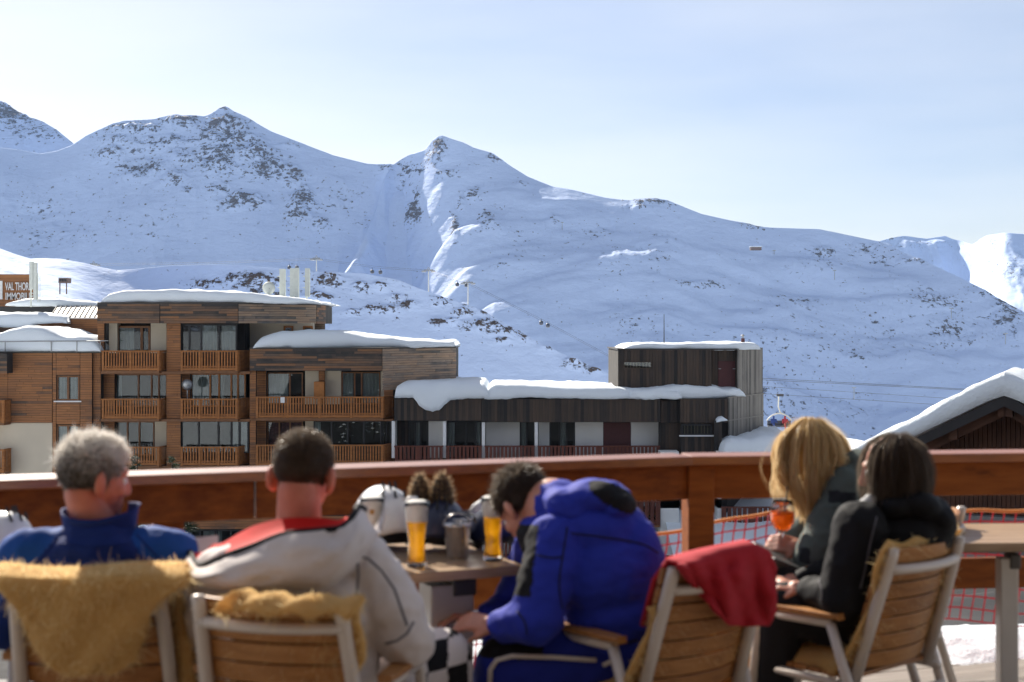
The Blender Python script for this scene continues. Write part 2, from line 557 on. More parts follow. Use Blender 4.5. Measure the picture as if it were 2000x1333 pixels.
H_ridge = [(-260, 395), (-100, 450), (0, 486), (30, 497), (60, 506), (90, 505), (120, 506), (170, 515), (200, 523), (228, 528), (260, 526), (330, 519), (400, 517), (480, 518), (540, 523), (600, 530), (660, 532), (710, 534), (760, 543), (800, 556), (850, 575), (900, 592), (950, 612), (1000, 640), (1050, 668),
           (1100, 692), (1150, 715), (1210, 738), (1300, 765), (1420, 800), (1600, 850)]
H_rocks = [(380, 556, 22, 8, .6), (410, 556, 32, 8, .9), (455, 548, 24, 10, .8), (500, 552, 45, 16, .95), (520, 575, 50, 8, .8), (640, 548, 32, 12, .95), (620, 580, 30, 6, .9), (705, 562, 20, 8, .8), (745, 560, 16, 7, .9), (780, 548, 16, 8, .8), (775, 580, 18, 6, .6), (750, 604, 34, 8, .75), (800, 596, 24, 8, .7),
           (690, 610, 20, 5, .5), (865, 588, 22, 10, .9), (905, 612, 18, 8, .8), (945, 610, 14, 8, .6), (860, 632, 16, 10, .9), (880, 632, 14, 8, .8), (945, 640, 40, 12, 1.0), (990, 648, 34, 12, 1.0), (920, 600, 20, 8, .5), (1020, 660, 20, 8, .8), (1070, 680, 16, 6, .6), (1120, 712, 22, 8, .85), (1160, 722, 16, 8, .8), (980, 670, 30, 6, .5)]
mountain('hill', H_ridge, [(-260, 520), (0, 510), (228, 520), (480, 490), (760, 500), (1000, 520), (1210, 540), (1600, 560)], [(-260, 17), (0, 14), (160, 15), (250, 34), (400, 48), (760, 50), (1000, 48), (1210, 44), (1600, 38)],
         [(-260, 640), (0, 640), (400, 690), (900, 760), (1210, 850), (1600, 930)], -260, 1600, 900, 200, H_rocks, 'hill_snow', 41, amp=1.5, crag=1.6, wl=70, concave=0.22, back=0.25, gully=0.1, terrace=0.4)

# the valley floor and the slope the village stands on: one sheet to the horizon
def ground_z(X, Y):
    far = -11.8 + 0 * X
    near = -2.3
    k = sstep(13, 50, Y + 0.55 * (np.asarray(X) * -1.0).clip(-12, 14))
    z = near + (far - near) * k
    z = z + 4.8 * sstep(8, 20, X) * sstep(40, 60, Y) * (1 - sstep(75, 120, Y))
    z = z - sstep(110, 420, Y) * (70 + 0.05 * np.maximum(Y - 400, 0))
    z = z + 3.0 * sstep(0, -40, Y)
    return z
gx = np.concatenate([-np.geomspace(40, 5000, 30)[::-1], np.linspace(-38, 38, 121), np.geomspace(40, 5000, 30)])
gy = np.concatenate([-np.geomspace(12, 5000, 24)[::-1], np.linspace(-10, 110, 170), np.geomspace(112, 5000, 50)])
GX, GY = np.meshgrid(gx, gy)
GZ = ground_z(GX, GY) + 0.12 * fbm(GX / 3.0, GY / 3.0, 0, 4, 5) * (np.abs(GY) < 100)
g = link('ground', grid_mesh('ground', np.stack([GX, GY, GZ], -1).reshape(-1, 3), len(gy), len(gx)), 'ground_snow')
tag(g, kind='structure')
# cleared yard and road below the terrace
rd = []
for i in range(70):
    X = -22 + 52 * i / 69
    row = []
    for j in range(40):
        yy = 8.6 + 56 * j / 39 + 1.2 * math.sin(X * 0.5)
        row.append((X, yy, float(ground_z(np.array(X), np.array(yy))) + 0.18))
    rd.append(row)
tag(MB().grid(rd, flip=True).build('road', 'asphalt', smooth=True), kind='structure')
# slope added behind the camera to give the window panes a reflection
mb = MB()
rows = []
for j in range(24):
    t = j / 23
    row = []
    for i in range(70):
        u = i / 69
        X = -2600 + 5200 * u
        Y = -500 - 1500 * t + 0.00008 * X * X * -1
        Z = -20 + 620 * t ** 1.3 * (0.72 + 0.28 * math.sin(u * 11) * math.cos(u * 5 + 1)) + 25 * float(pnoise(u * 14, t * 7, 0, 77))
        row.append((X, Y, Z))
    rows.append(row)
m = mb.grid(rows, flip=True).mesh('added_slope', True)
at = m.attributes.new('rockw', 'FLOAT', 'POINT')
at.data.foreach_set('value', [1.0] * len(m.vertices))  # full rock cover keeps the added slope dark, so less light bounces back
tag(link('added_slope', m, 'far_mountain'), kind='structure')

# thin blue mountain air: one closed box round everything
hz = NT('haze_air')
hz.t.nodes.remove(hz.b)
pv = hz.n('ShaderNodeVolumePrincipled')
pv.inputs['Color'].default_value = (0.34, 0.57, 1.0, 1)
pv.inputs['Density'].default_value = 0.00004
pv.inputs['Anisotropy'].default_value = 0.2
hz.l(pv.outputs[0], hz.out.inputs['Volume'])
hb = MB().box(-5100, 5100, -5100, 5100, -420, 1150).build('haze', 'haze_air')
tag(hb, kind='stuff')

# ================================================================== village
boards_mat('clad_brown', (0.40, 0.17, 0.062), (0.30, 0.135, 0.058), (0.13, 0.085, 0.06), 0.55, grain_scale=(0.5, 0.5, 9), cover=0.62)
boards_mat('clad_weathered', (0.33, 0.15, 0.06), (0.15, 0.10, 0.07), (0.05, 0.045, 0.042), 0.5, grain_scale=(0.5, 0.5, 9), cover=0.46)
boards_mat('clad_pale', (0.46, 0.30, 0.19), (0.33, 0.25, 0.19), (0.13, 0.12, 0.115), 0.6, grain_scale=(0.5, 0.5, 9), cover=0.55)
boards_mat('planks_dark', (0.095, 0.062, 0.042), (0.050, 0.037, 0.029), (0.020, 0.018, 0.017), 0.5, grain_scale=(9, 9, 0.35), cover=0.5)
boards_mat('planks_grey', (0.23, 0.21, 0.185), (0.15, 0.135, 0.12), (0.06, 0.055, 0.05), 0.5, grain_scale=(9, 9, 0.35), cover=0.5)
boards_mat('balcony_wood', (0.42, 0.165, 0.045), (0.34, 0.13, 0.036), (0.22, 0.085, 0.026), 0.7, grain_scale=(1, 1, 3), cover=0.62)
boards_mat('redbrown_slats', (0.16, 0.045, 0.025), (0.11, 0.032, 0.020), (0.06, 0.022, 0.016), 0.8, grain_scale=(4, 4, 0.5), cover=0.6)
plain('cream_render', (0.62, 0.54, 0.42), 0.85, var=0.06, scale=0.7, bump=0.1)
plain('white_render', (0.74, 0.74, 0.72), 0.85, var=0.05, scale=0.7, bump=0.1)
plain('window_wood', (0.20, 0.085, 0.03), 0.6, var=0.2)
plain('dark_frame', (0.018, 0.018, 0.02), 0.5)
plain('white_paint', (0.78, 0.78, 0.78), 0.5, var=0.05)
plain('metal_trim', (0.06, 0.055, 0.05), 0.5, 0.5)
plain('interior', (0.035, 0.03, 0.027), 0.9, var=0.4, scale=1.2)
plain('curtain_grey', (0.30, 0.31, 0.30), 0.9, var=0.2, scale=1.0)
plain('curtain_red', (0.12, 0.03, 0.035), 0.9, var=0.5, scale=6.0)
plain('blind_wood', (0.36, 0.29, 0.19), 0.8, var=0.25, scale=2.0)
plain('maroon_paint', (0.085, 0.022, 0.022), 0.6)
plain('orange_cupboard', (0.42, 0.16, 0.035), 0.6)
plain('antenna_white', (0.62, 0.65, 0.60), 0.5, var=0.06)
plain('steel_grey', (0.32, 0.33, 0.34), 0.4, 0.7)
plain('roof_sheet', (0.62, 0.58, 0.53), 0.35, 0.5, var=0.05)
plain('cable_steel', (0.05, 0.05, 0.055), 0.5, 0.3)
plain('concrete', (0.30, 0.29, 0.28), 0.9, var=0.15, scale=1.5)
plain('chalet_wood', (0.10, 0.040, 0.020), 0.7, var=0.3, scale=3.0)
plain('chalet_edge', (0.022, 0.02, 0.022), 0.6)

t = NT('glass_pane')
t.t.nodes.remove(t.b)
g1 = t.n('ShaderNodeBsdfGlossy'); g1.inputs['Roughness'].default_value = 0.01; g1.inputs['Color'].default_value = (0.95, 0.97, 1, 1)
g2 = t.n('ShaderNodeBsdfTransparent'); g2.inputs['Color'].default_value = (0.86, 0.9, 0.9, 1)
fr = t.n('ShaderNodeFresnel'); fr.inputs['IOR'].default_value = 1.5
ad = t.math('ADD', t.math('MULTIPLY', fr.outputs[0], 0.7), 0.0, clamp=True)
ms = t.n('ShaderNodeMixShader')
t.l(ad, ms.inputs[0]); t.l(g2.outputs[0], ms.inputs[1]); t.l(g1.outputs[0], ms.inputs[2])
t.l(ms.outputs[0], t.out.inputs['Surface'])

def pl(px, d):
    return Vector((XX(px, d), d))

def frame_M(A, B):
    """x along the wall A->B, y into the building, z up"""
    u = (B - A).normalized()
    n = Vector((-u.y, u.x))
    return Matrix(((u.x, n.x, 0, A.x), (u.y, n.y, 0, A.y), (0, 0, 1, 0), (0, 0, 0, 1))), (B - A).length

def clad(parent, A, B, z0, z1, mat, size=0.13, vertical=False, thick=0.03, name=None, rnd=None):
    """a wall face of real boards, each with its own depth and tone"""
    rnd = rnd or random
    M, L = frame_M(A, B)
    mb = MB()
    if vertical:
        n = max(1, round(L / size))
        for i in range(n):
            p = rnd.uniform(0, 0.016)
            mb.box(i * L / n + 0.008, (i + 1) * L / n - 0.008, -thick - p, 0.0, z0, z1, tint=rnd.random() ** 1.3, M=M)
    else:
        n = max(1, round((z1 - z0) / size))
        hh = (z1 - z0) / n
        for i in range(n):
            x = 0
            first = True
            while x < L - 0.01:
                w = rnd.uniform(0.5, 2.6) * (rnd.random() if first else 1)
                first = False
                e = min(L, x + w + 0.1)
                p = rnd.uniform(0, 0.022)
                mb.box(x + 0.004, e - 0.004, -thick - p, 0.0, z0 + i * hh + 0.007, z0 + (i + 1) * hh - 0.007, tint=rnd.random(), M=M)
                x = e
    o = mb.build(name or ('planks' if vertical else 'boards'), mat, parent)
    o['kind'] = 'stuff'
    return o

def pclad(parent, x0, x1, y0, y1, d, mat, back=0.25, **kw):
    """board-clad block, face given in photo pixels at distance d"""
    A, B = pl(x0, d), pl(x1, d)
    z0, z1 = ZY(y1, d), ZY(y0, d)
    MB().box(A.x + 0.003, B.x - 0.003, d + 0.002, d + back, z0 + 0.003, z1 - 0.003).build('wall', 'interior', parent)
    return clad(parent, A, B, z0, z1, mat, **kw)

def pbox(parent, name, x0, x1, y0, y1, d, t, mat, bevel=0, tint=None):
    A, B = pl(x0, d), pl(x1, d)
    return MB().box(A.x, B.x, d, d + t, ZY(y1, d), ZY(y0, d), tint=tint).build(name, mat, parent, bevel=bevel)

def window(parent, x0, x1, y0, y1, d, panes, frame='window_wood', curtains=(), cmat='curtain_grey', deep=0.12, fw=0.07, sill=None):
    """frame with real bars, one pane object per light, curtains and a dark room behind"""
    X0, X1, z0, z1 = XX(x0, d), XX(x1, d), ZY(y1, d), ZY(y0, d)
    mb = MB()
    mb.box(X0, X1, d - 0.05, d + 0.02, z0, z0 + fw).box(X0, X1, d - 0.05, d + 0.02, z1 - fw, z1)
    edges = [X0 + (X1 - X0) * e for e in panes]
    for i, e in enumerate(edges):
        a = e if i == 0 else (e - fw if i == len(edges) - 1 else e - fw * 0.6)
        mb.box(a, a + fw * (1.0 if i in (0, len(edges) - 1) else 1.2), d - 0.055, d + 0.015, z0 + fw, z1 - fw)
    w = mb.build('window', frame, parent)
    for a, b in zip(edges[:-1], edges[1:]):
        MB().box(a + fw, b - fw * 0.6, d - 0.012, d - 0.004, z0 + fw, z1 - fw).build('pane', 'glass_pane', w)
    MB().box(X0 + 0.01, X1 - 0.01, d + deep, d + deep + 0.03, z0, z1).build('room', 'interior', w)
    for (a, b) in curtains:
        ca, cb = X0 + (X1 - X0) * a, X0 + (X1 - X0) * b
        n = max(8, int((cb - ca) * 18))
        wv = 0.0 if cmat == 'blind_wood' else 1.0
        rows = [[(ca + (cb - ca) * i / n, d + 0.07 + wv * (0.028 * math.sin(i * 1.9) + 0.01 * math.sin(i * 0.7)), zz) for i in range(n + 1)] for zz in (z0 + 0.02, z1 - 0.05)]
        MB().grid(rows).build('curtain', cmat, w, smooth=True)
    if sill:
        MB().box(X0 - 0.12, X1 + 0.12, d - 0.16, d + 0.02, z0 - 0.07, z0 - 0.003).build('sill', sill, w)
    return w

def balcony(parent, path, ytop, ybot, bays=4, mat='balcony_wood', pitch=0.145, slat=0.075, floor_d=None, solid=0.0, snow=False):
    """path: [(px, d), ...] in plan; handrail, rails, posts, balusters, floor slab"""
    d0 = path[0][1]
    zt, zb = ZY(ytop, d0), ZY(ybot, d0)
    b = empty('balcony', (XX(path[0][0], d0), d0, zb))
    b.parent = parent
    b.matrix_parent_inverse = parent_matrix(parent).inverted()
    pts = [pl(*p) for p in path]
    hr, bl, ps = MB(), MB(), []
    for k, (A, B) in enumerate(zip(pts[:-1], pts[1:])):
        M, L = frame_M(A, B)
        MB().box(-0.03, L + 0.03, -0.05, 0.09, zt - 0.07, zt, M=M, tint=0.35).build('handrail', mat, b)
        MB().box(0, L, 0.0, 0.06, zb + 0.16, zb + 0.24, M=M, tint=0.4).build('lower_rail', mat, b)
        MB().box(0, L, -0.02, 0.05, zb, zb + 0.13, M=M, tint=0.3).build('kick_board', mat, b)
        n = max(2, int(L / pitch))
        for i in range(n):
            x = (i + 0.5) * L / n
            bl.box(x - slat / 2, x + slat / 2, -0.028, -0.004, zb + 0.08, zt - 0.06, M=M, tint=random.random() * 0.8)
        nb = bays if k == 0 else 1
        for i in range(nb + 1):
            x = min(max(i * L / nb, 0.06), L - 0.06)
            p = MB().box(x - 0.06, x + 0.06, -0.045, 0.07, zb - 0.02, zt - 0.072, M=M, tint=0.45)
            p.build('post', mat, b)
    bl.build('balusters', mat, b, kind='stuff')
    fd = floor_d or (d0 + 1.8)
    q = [(p.x, p.y - 0.02) for p in pts] + [(pts[-1].x, fd), (pts[0].x, fd)]
    MB().prism(q, zb - 0.14, zb - 0.025).build('floor_slab', 'window_wood', b)
    return b

def snow_loft(parent, name, d, depth, tops, bottoms, mat='roof_snow', n=110, over=0.22, ends=0.5, seed=1, back_drop=0.0, rot=0.0, kind=None, rough=0.05):
    """deep snow lying on a roof: rounded front lip that may sag over the edge, closed all round"""
    xs = np.linspace(tops[0][0], tops[-1][0], n)
    yt, yb = np.interp(xs, *zip(*tops)), np.interp(xs, *zip(*bottoms))
    k = np.hanning(7)[1:-1]; k /= k.sum()
    yt = np.convolve(np.pad(yt, 2, mode='edge'), k, mode='valid')
    rows = []
    for i, x in enumerate(xs):
        X, zt, zb = XX(x, d), ZY(yt[i], d), ZY(yb[i], d)
        e = min(1.0, min(i, n - 1 - i) / max(1, n * 0.035 * ends)) if ends else 1.0
        e = math.sqrt(max(0.0, 1 - (1 - e) ** 2))
        th = max(0.03, (zt - zb) * (0.25 + 0.75 * e))
        nz = float(pnoise(x * 0.03, seed, 0, 3)) * 0.10
        dd = d + rot * (x - xs[0]) / (xs[-1] - xs[0])
        sec = [(0.10, 0.0), (-over * 0.6, 0.0), (-over - nz * 0.5, 0.22), (-over * 0.9 - nz * 0.5, 0.55), (-over * 0.45, 0.83), (0.15, 0.96), (0.55, 1.0)]
        row = [(X, dd + y, zb + th * z) for y, z in sec]
        for q in np.linspace(0.12, 1.0, 9):
            zz = zb + th * (1.0 + 0.10 * float(pnoise(x * 0.012, q * 3, 0, seed)) * q) - back_drop * q * q
            row.append((X, dd + 0.55 + (depth - 0.55) * q, zz - (0.4 * th if q == 1.0 else 0)))
        row.append((X, dd + depth, zb - 0.02 - back_drop))
        rows.append(row)
    V = np.array(rows)
    nn = fbm(V[..., 0] * 0.9, V[..., 1] * 0.9, V[..., 2] * 1.3, 4, seed)
    V[..., 2] += rough * nn * 1.6
    V[..., 1] += rough * nn
    rows = [[tuple(p) for p in r] for r in V]
    mb = MB().grid(rows, close_u=True)
    m = len(rows[0])
    mb.f.append(tuple(range(m))); mb.mi.append(0); mb.tint.append(0.5)
    mb.f.append(tuple((n - 1) * m + q for q in range(m))[::-1]); mb.mi.append(0); mb.tint.append(0.5)
    o = mb.build(name, mat, parent, smooth=True)
    return o

# ------------------------------------------------------------------ the brown apartment building
GROUND_A = -11.9
A_ = empty('apartment_building', (XX(400, 77), 77, GROUND_A))
tag(A_, 'brown timber clad apartment building with stacked balconies and snow on its flat roofs', 'building')
DB, DW, DF = 75.6, 77.4, 76.0       # balcony front, recessed wall, outer face
def core(x0, x1, y0, d, t, mat='interior', bottom=GROUND_A):
    MB().box(XX(x0, d), XX(x1, d), d, d + t, bottom, ZY(y0, d)).build('wall', mat, A_)
core(196, 478, 600, DW + 0.3, 8.5)
core(488, 745, 684, DW + 0.3, 7.5)
core(-330, 196, 690, DF + 0.25, 9)
# penthouse fascia, front and receding right face
for a, b, m in ((190, 312, 'clad_weathered'), (313, 465, 'clad_weathered')):
    pclad(A_, a, b, 594, 632, DF - 0.3, m, back=0.5, name='fascia_boards')
Z1, Z0 = ZY(594, DF - 0.3), ZY(632, DF - 0.3)
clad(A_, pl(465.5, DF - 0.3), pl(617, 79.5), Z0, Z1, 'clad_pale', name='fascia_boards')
clad(A_, pl(617.5, 79.5), pl(635, 81.5), Z0, Z1, 'clad_weathered', name='fascia_boards')
MB().prism([tuple(pl(190, DF - 0.36)), tuple(pl(465.5, DF - 0.36)), tuple(pl(618, 79.46)), tuple(pl(636, 81.5)), (XX(636, 82), 85.5), (XX(190, 76), 85.5)], Z1 + 0.004, Z1 + 0.09).build('roof_edge', 'metal_trim', A_)
MB().prism([tuple(pl(191, DF - 0.05)), tuple(pl(465, DF - 0.05)), tuple(pl(616, 79.7)), tuple(pl(634, 81.7)), (XX(634, 82), 85.4), (XX(191, 76), 85.4)], Z0 + 0.02, Z1 - 0.02).build('roof', 'interior', A_)
snow_loft(A_, 'roof_snow', DF - 0.05, 8.5, [(198, 584), (212, 573), (240, 567), (330, 565), (420, 567), (480, 571), (560, 580), (628, 590)], [(198, 591.5), (628, 592.5)], n=110, over=0.15, seed=3)
# penthouse walls under the fascia
pbox(A_, 'wall_panel', 213, 229, 632, 690, DW - 0.4, 0.6, 'cream_render')
window(A_, 229, 294, 637, 690, DW - 0.1, [0, 0.74, 1.0], 'window_wood', [(0.02, 0.5)], fw=0.11)
pbox(A_, 'wall_panel', 294.5, 325, 632, 690, DW - 0.2, 0.4, 'cream_render')
pclad(A_, 325.5, 353, 632, 912, DF + 0.1, 'clad_brown', name='pillar_boards')
window(A_, 353.5, 463, 634, 690, DF + 0.4, [0, 0.15, 0.36, 0.68, 1.0], 'dark_frame', [(0.36, 0.64), (0.72, 0.98)], deep=1.4)
pbox(A_, 'wall_panel', 482, 612, 631, 690, 79.2, 0.5, 'cream_render')
for a, b in ((554, 573), (592, 611)):
    window(A_, a, b, 637, 650, 79.15, [0, 1], 'balcony_wood', fw=0.1, deep=0.05)
window(A_, 463.5, 482, 633, 690, 78.2, [0, 1], 'dark_frame', deep=0.3)
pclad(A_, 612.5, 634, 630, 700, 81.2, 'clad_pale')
pclad(A_, 191, 204, 632, 690, DF + 0.5, 'clad_brown')
# storey 2 (under the penthouse balconies)
pclad(A_, 198, 224, 724, 912, DF + 0.9, 'clad_brown')
window(A_, 225, 327, 731, 795, DW - 0.1, [0, 0.45, 0.70, 0.84, 1.0], 'window_wood', [(0.02, 0.12)], deep=0.25)
window(A_, 372, 480, 730, 795, DW - 0.1, [0, 0.36, 0.52, 0.74, 0.86, 1.0], 'balcony_wood', [(0.03, 0.32), (0.55, 0.6)], deep=0.25)
pclad(A_, 353.5, 371.5, 724, 800, DF + 1.0, 'clad_brown')
# storey 3
window(A_, 224.5, 302, 823, 890, DW - 0.1, [0, 0.32, 0.62, 1.0], 'window_wood', deep=0.3)
pbox(A_, 'wall_panel', 302.5, 325, 822, 900, DW - 0.2, 0.3, 'cream_render')
window(A_, 354, 486, 822, 885, DF + 0.35, [0, 0.26, 0.55, 0.74, 0.86, 1.0], 'dark_frame', [(0.76, 0.84), (0.88, 0.98)], deep=1.3)
# pillars and slabs between the bays
pclad(A_, 488, 500, 684, 912, DF, 'clad_brown', name='pillar_boards')
for y in (726, 819, 911):
    pbox(A_, 'floor_slab', 197, 489, y, y + 5, DF - 0.15, 2.0, 'window_wood')
# lower storeys behind the terrace rail
for y0 in (915, 1008):
    pclad(A_, 197, 768, y0, y0 + 26, DF + 0.2, 'clad_brown')
    window(A_, 225, 325, y0 + 27, y0 + 88, DW - 0.1, [0, .4, .7, 1], 'window_wood', [(0.05, 0.3)])
    window(A_, 360, 482, y0 + 27, y0 + 88, DW - 0.1, [0, .25, .5, .75, 1], 'dark_frame', [(0.3, 0.6)])
    window(A_, 520, 740, y0 + 27, y0 + 88, DW - 0.1, [0, .2, .4, .6, .8, 1], 'dark_frame', [(0.2, 0.4), (.7, .95)])
# balconies of the tall part
for (yt, yb) in ((685, 724), (779, 818), (873, 909)):
    balcony(A_, [(199, DB), (311, DB), (338, DB + 1.6)], yt, yb, bays=2)
    balcony(A_, [(353, DB), (464, DB), (488, DB + 1.4)], yt, yb, bays=3)
# lower right block: fascia, receding pale end, snow
pclad(A_, 488, 746, 682, 724.5, DF - 0.3, 'clad_weathered', back=0.5, name='fascia_boards')
Zt, Zb = ZY(682, DF - 0.3), ZY(752, DF - 0.3)
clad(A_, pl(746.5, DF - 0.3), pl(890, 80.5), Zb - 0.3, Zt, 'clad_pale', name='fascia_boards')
MB().prism([tuple(pl(487, DF - 0.36)), tuple(pl(746.5, DF - 0.36)), tuple(pl(891, 80.48)), (XX(891, 80.5), 86), (XX(487, 76), 86)], Zt + 0.004, Zt + 0.07).build('roof_edge', 'metal_trim', A_)
MB().prism([tuple(pl(488, DF)), tuple(pl(746, DF)), tuple(pl(889, 80.7)), (XX(889, 80.7), 85.5), (XX(488, 76), 85.5)], ZY(724, DF) + 0.02, Zt - 0.02).build('roof', 'interior', A_)
MB().prism([tuple(pl(752, 76.9)), tuple(pl(889, 80.75)), (XX(889, 80.7), 85.4), (XX(752, 76.9), 85.4)], GROUND_A, ZY(724, DF)).build('wall', 'interior', A_)
snow_loft(A_, 'roof_snow', DF - 0.1, 7.0, [(496, 672), (510, 657), (545, 648), (600, 645), (660, 648), (720, 655), (780, 663), (840, 666), (887, 667)],
          [(496, 680), (560, 680), (575, 688), (583, 691), (600, 688), (615, 685), (640, 681), (690, 681), (746, 680), (887, 678.5)], over=0.3, seed=8, rot=2.2)
window(A_, 521, 592, 728, 790, DW - 0.1, [0, 0.64, 1.0], 'window_wood', [(0.02, 0.58)], deep=0.25)
pbox(A_, 'wall_panel', 596, 666, 725, 790, DW - 0.15, 0.3, 'cream_render')
pclad(A_, 622.5, 634.5, 725, 790, DW - 0.3, 'clad_brown', back=0.12)
pbox(A_, 'cupboard', 613, 633, 746, 780, DW - 1.0, 0.5, 'orange_cupboard', bevel=0.02)
window(A_, 667, 743, 727, 790, DW - 0.1, [0, 0.34, 0.52, 1.0], 'window_wood', [(0.03, 0.3), (0.55, 0.97)], deep=0.25)
pclad(A_, 500.5, 520, 725, 912, DF + 0.9, 'clad_brown')
pclad(A_, 750, 768, 725, 775, DF + 0.6, 'clad_brown')
pbox(A_, 'wall_panel', 743.5, 750, 726, 790, DW - 0.15, 0.3, 'cream_render')
window(A_, 522, 592, 823, 885, DW - 0.1, [0, 0.34, 0.64, 1.0], 'window_wood', [(0.02, 0.34), (0.36, 0.62), (0.64, 0.98)], cmat='curtain_red', deep=0.25)
pbox(A_, 'wall_panel', 596, 612, 822, 890, DW - 0.15, 0.3, 'cream_render')
window(A_, 613, 745, 822, 872, DF + 0.3, [0, 0.26, 0.5, 0.74, 1.0], 'dark_frame', [(0.0, 0.1)], deep=1.5)
window(A_, 746, 764, 822, 872, DF + 0.7, [0, 0.5, 1.0], 'dark_frame', deep=1.0)
balcony(A_, [(500, DB), (748, DB), (768, DB + 1.4)], 775, 816, bays=4)
balcony(A_, [(500, DB), (748, DB), (768, DB + 1.4)], 869, 909, bays=4)
pbox(A_, 'floor_slab', 489.5, 768, 819, 823, DF - 0.15, 2.0, 'window_wood')
# things out on the balconies
tw = MB()
tw.grid([[(XX(548 + 8 * i / 4, DB - 0.07), DB - 0.075 - 0.01 * math.sin(i * 2), ZY(776 + j * 5.5, DB)) for i in range(5)] for j in range(3)])
tag(tw.build('towel', 'white_paint', smooth=True), 'small white towel hung over a wooden balcony rail', 'towel')
dsh = MB().lathe([(0.02, 0.10), (0.16, 0.08), (0.30, 0.0), (0.28, -0.01), (0.02, 0.06)], c=P(366, 752, DB - 0.2), M=Matrix.Rotation(R(100), 3, 'X'), seg=18)
dsh.tube([P(366, 754, DB - 0.15), P(366, 779, DB - 0.02)], 0.03, 6)
tag(dsh.build('satellite_dish', 'steel_grey', smooth=True), 'small satellite dish on a stalk at the balcony rail', 'satellite dish')
# left wing
pclad(A_, 16, 102, 690, 826, DF, 'clad_brown', back=0.3)
pclad(A_, 103, 110, 690, 1000, DF + 0.02, 'clad_brown', back=0.3)
pclad(A_, 157, 180, 690, 1000, DF + 0.02, 'clad_brown', back=0.3)
for a, b in ((690, 733), (785, 829), (881, 1000)):
    pclad(A_, 110.5, 156.5, a, b, DF + 0.02, 'clad_brown', back=0.3)
pclad(A_, 180.5, 197, 690, 1000, DF + 0.2, 'clad_brown', back=0.3)
for y in (734, 830):
    window(A_, 111, 156, y, y + 49, DF + 0.14, [0, 0.5, 1.0], 'window_wood', [(0.1, 0.42), (0.58, 0.92)], sill='white_paint', deep=0.2, fw=0.09)
pbox(A_, 'wall_panel', -330, 102, 826.5, 1080, DF + 0.05, 0.3, 'cream_render')
pclad(A_, -330, 15.5, 690, 826, DF, 'clad_brown', back=0.3)
pclad(A_, -60, 14, 691, 730, DF - 0.9, 'clad_weathered', back=0.85)
for (yt, yb) in ((782, 826), (878, 923)):
    balcony(A_, [(-70, DB - 0.4), (8, DB - 0.4), (20, DB + 0.35)], yt, yb, bays=2, floor_d=DF + 0.04)
MB().box(XX(-330, DF), XX(199, DF), DF - 0.12, DF + 8.5, ZY(690, DF) + 0.003, ZY(687, DF)).build('roof_edge', 'metal_trim', A_)
snow_loft(A_, 'roof_snow', DF, 7.5, [(-330, 650), (-60, 655), (0, 650), (15, 643), (40, 638), (80, 639), (95, 645), (110, 654), (135, 656), (172, 657), (185, 664), (198, 683)], [(-330, 686.5), (198, 686.5)], over=0.1, seed=12, n=120, ends=0.2)
mbr = MB().tube([P(-40, 668, DF - 0.14), P(212, 666, DF - 0.14)], 0.03, 6)
for x in (10, 100, 150, 196):
    mbr.tube([P(x, 667.5, DF - 0.13), P(x, 688, DF - 0.1)], 0.025, 6)
mbr.build('snow_guard', 'steel_grey', A_)
# set-back storey with sheet roof and the sign house behind
S_ = empty('roof_house', (XX(90, 84), 84, ZY(690, 84)))
tag(S_, 'set back brown timber storey with ribbed pale sheet roof under deep snow', 'building')
pclad(S_, 60, 198, 621, 690, 83.5, 'clad_brown', back=0.5)
pclad(S_, -260, 60, 640, 690, 83.5, 'clad_weathered', back=0.5)
snow_loft(S_, 'roof_snow', 83.0, 4.0, [(-260, 605), (0, 611), (60, 611), (110, 614), (134, 619)], [(-260, 640), (60, 640), (72, 633), (100, 631.5), (134, 632)], over=0.3, seed=21, ends=0.15)
rr = MB()
A0, A1, B0, B1 = P(98, 620.5, 83.4), P(194, 620.5, 83.4), P(112, 599, 88), P(206, 599, 88)
rr.add([A0, A1, B1, B0, A0 - Vector((0, 0, .08)), A1 - Vector((0, 0, .08)), B1 - Vector((0, 0, .08)), B0 - Vector((0, 0, .08))], [(0, 1, 2, 3), (7, 6, 5, 4), (0, 4, 5, 1), (1, 5, 6, 2), (2, 6, 7, 3), (3, 7, 4, 0)])
rr.build('sheet_roof', 'roof_sheet', S_)
for i in range(11):
    k = i / 10
    MB().tube([A0.lerp(A1, k) + Vector((0, 0, .03)), B0.lerp(B1, k) + Vector((0, 0, .03))], 0.045, 6).build('roof_rib', 'metal_trim', S_)
pbox(S_, 'dark_gable', -20, 190, 599, 620, 88.3, 0.3, 'dark_frame')
snow_loft(S_, 'roof_snow', 88.2, 4.0, [(12, 594), (25, 587), (60, 583), (100, 583), (135, 587), (195, 592)], [(12, 598), (195, 600)], over=0.25, seed=23)

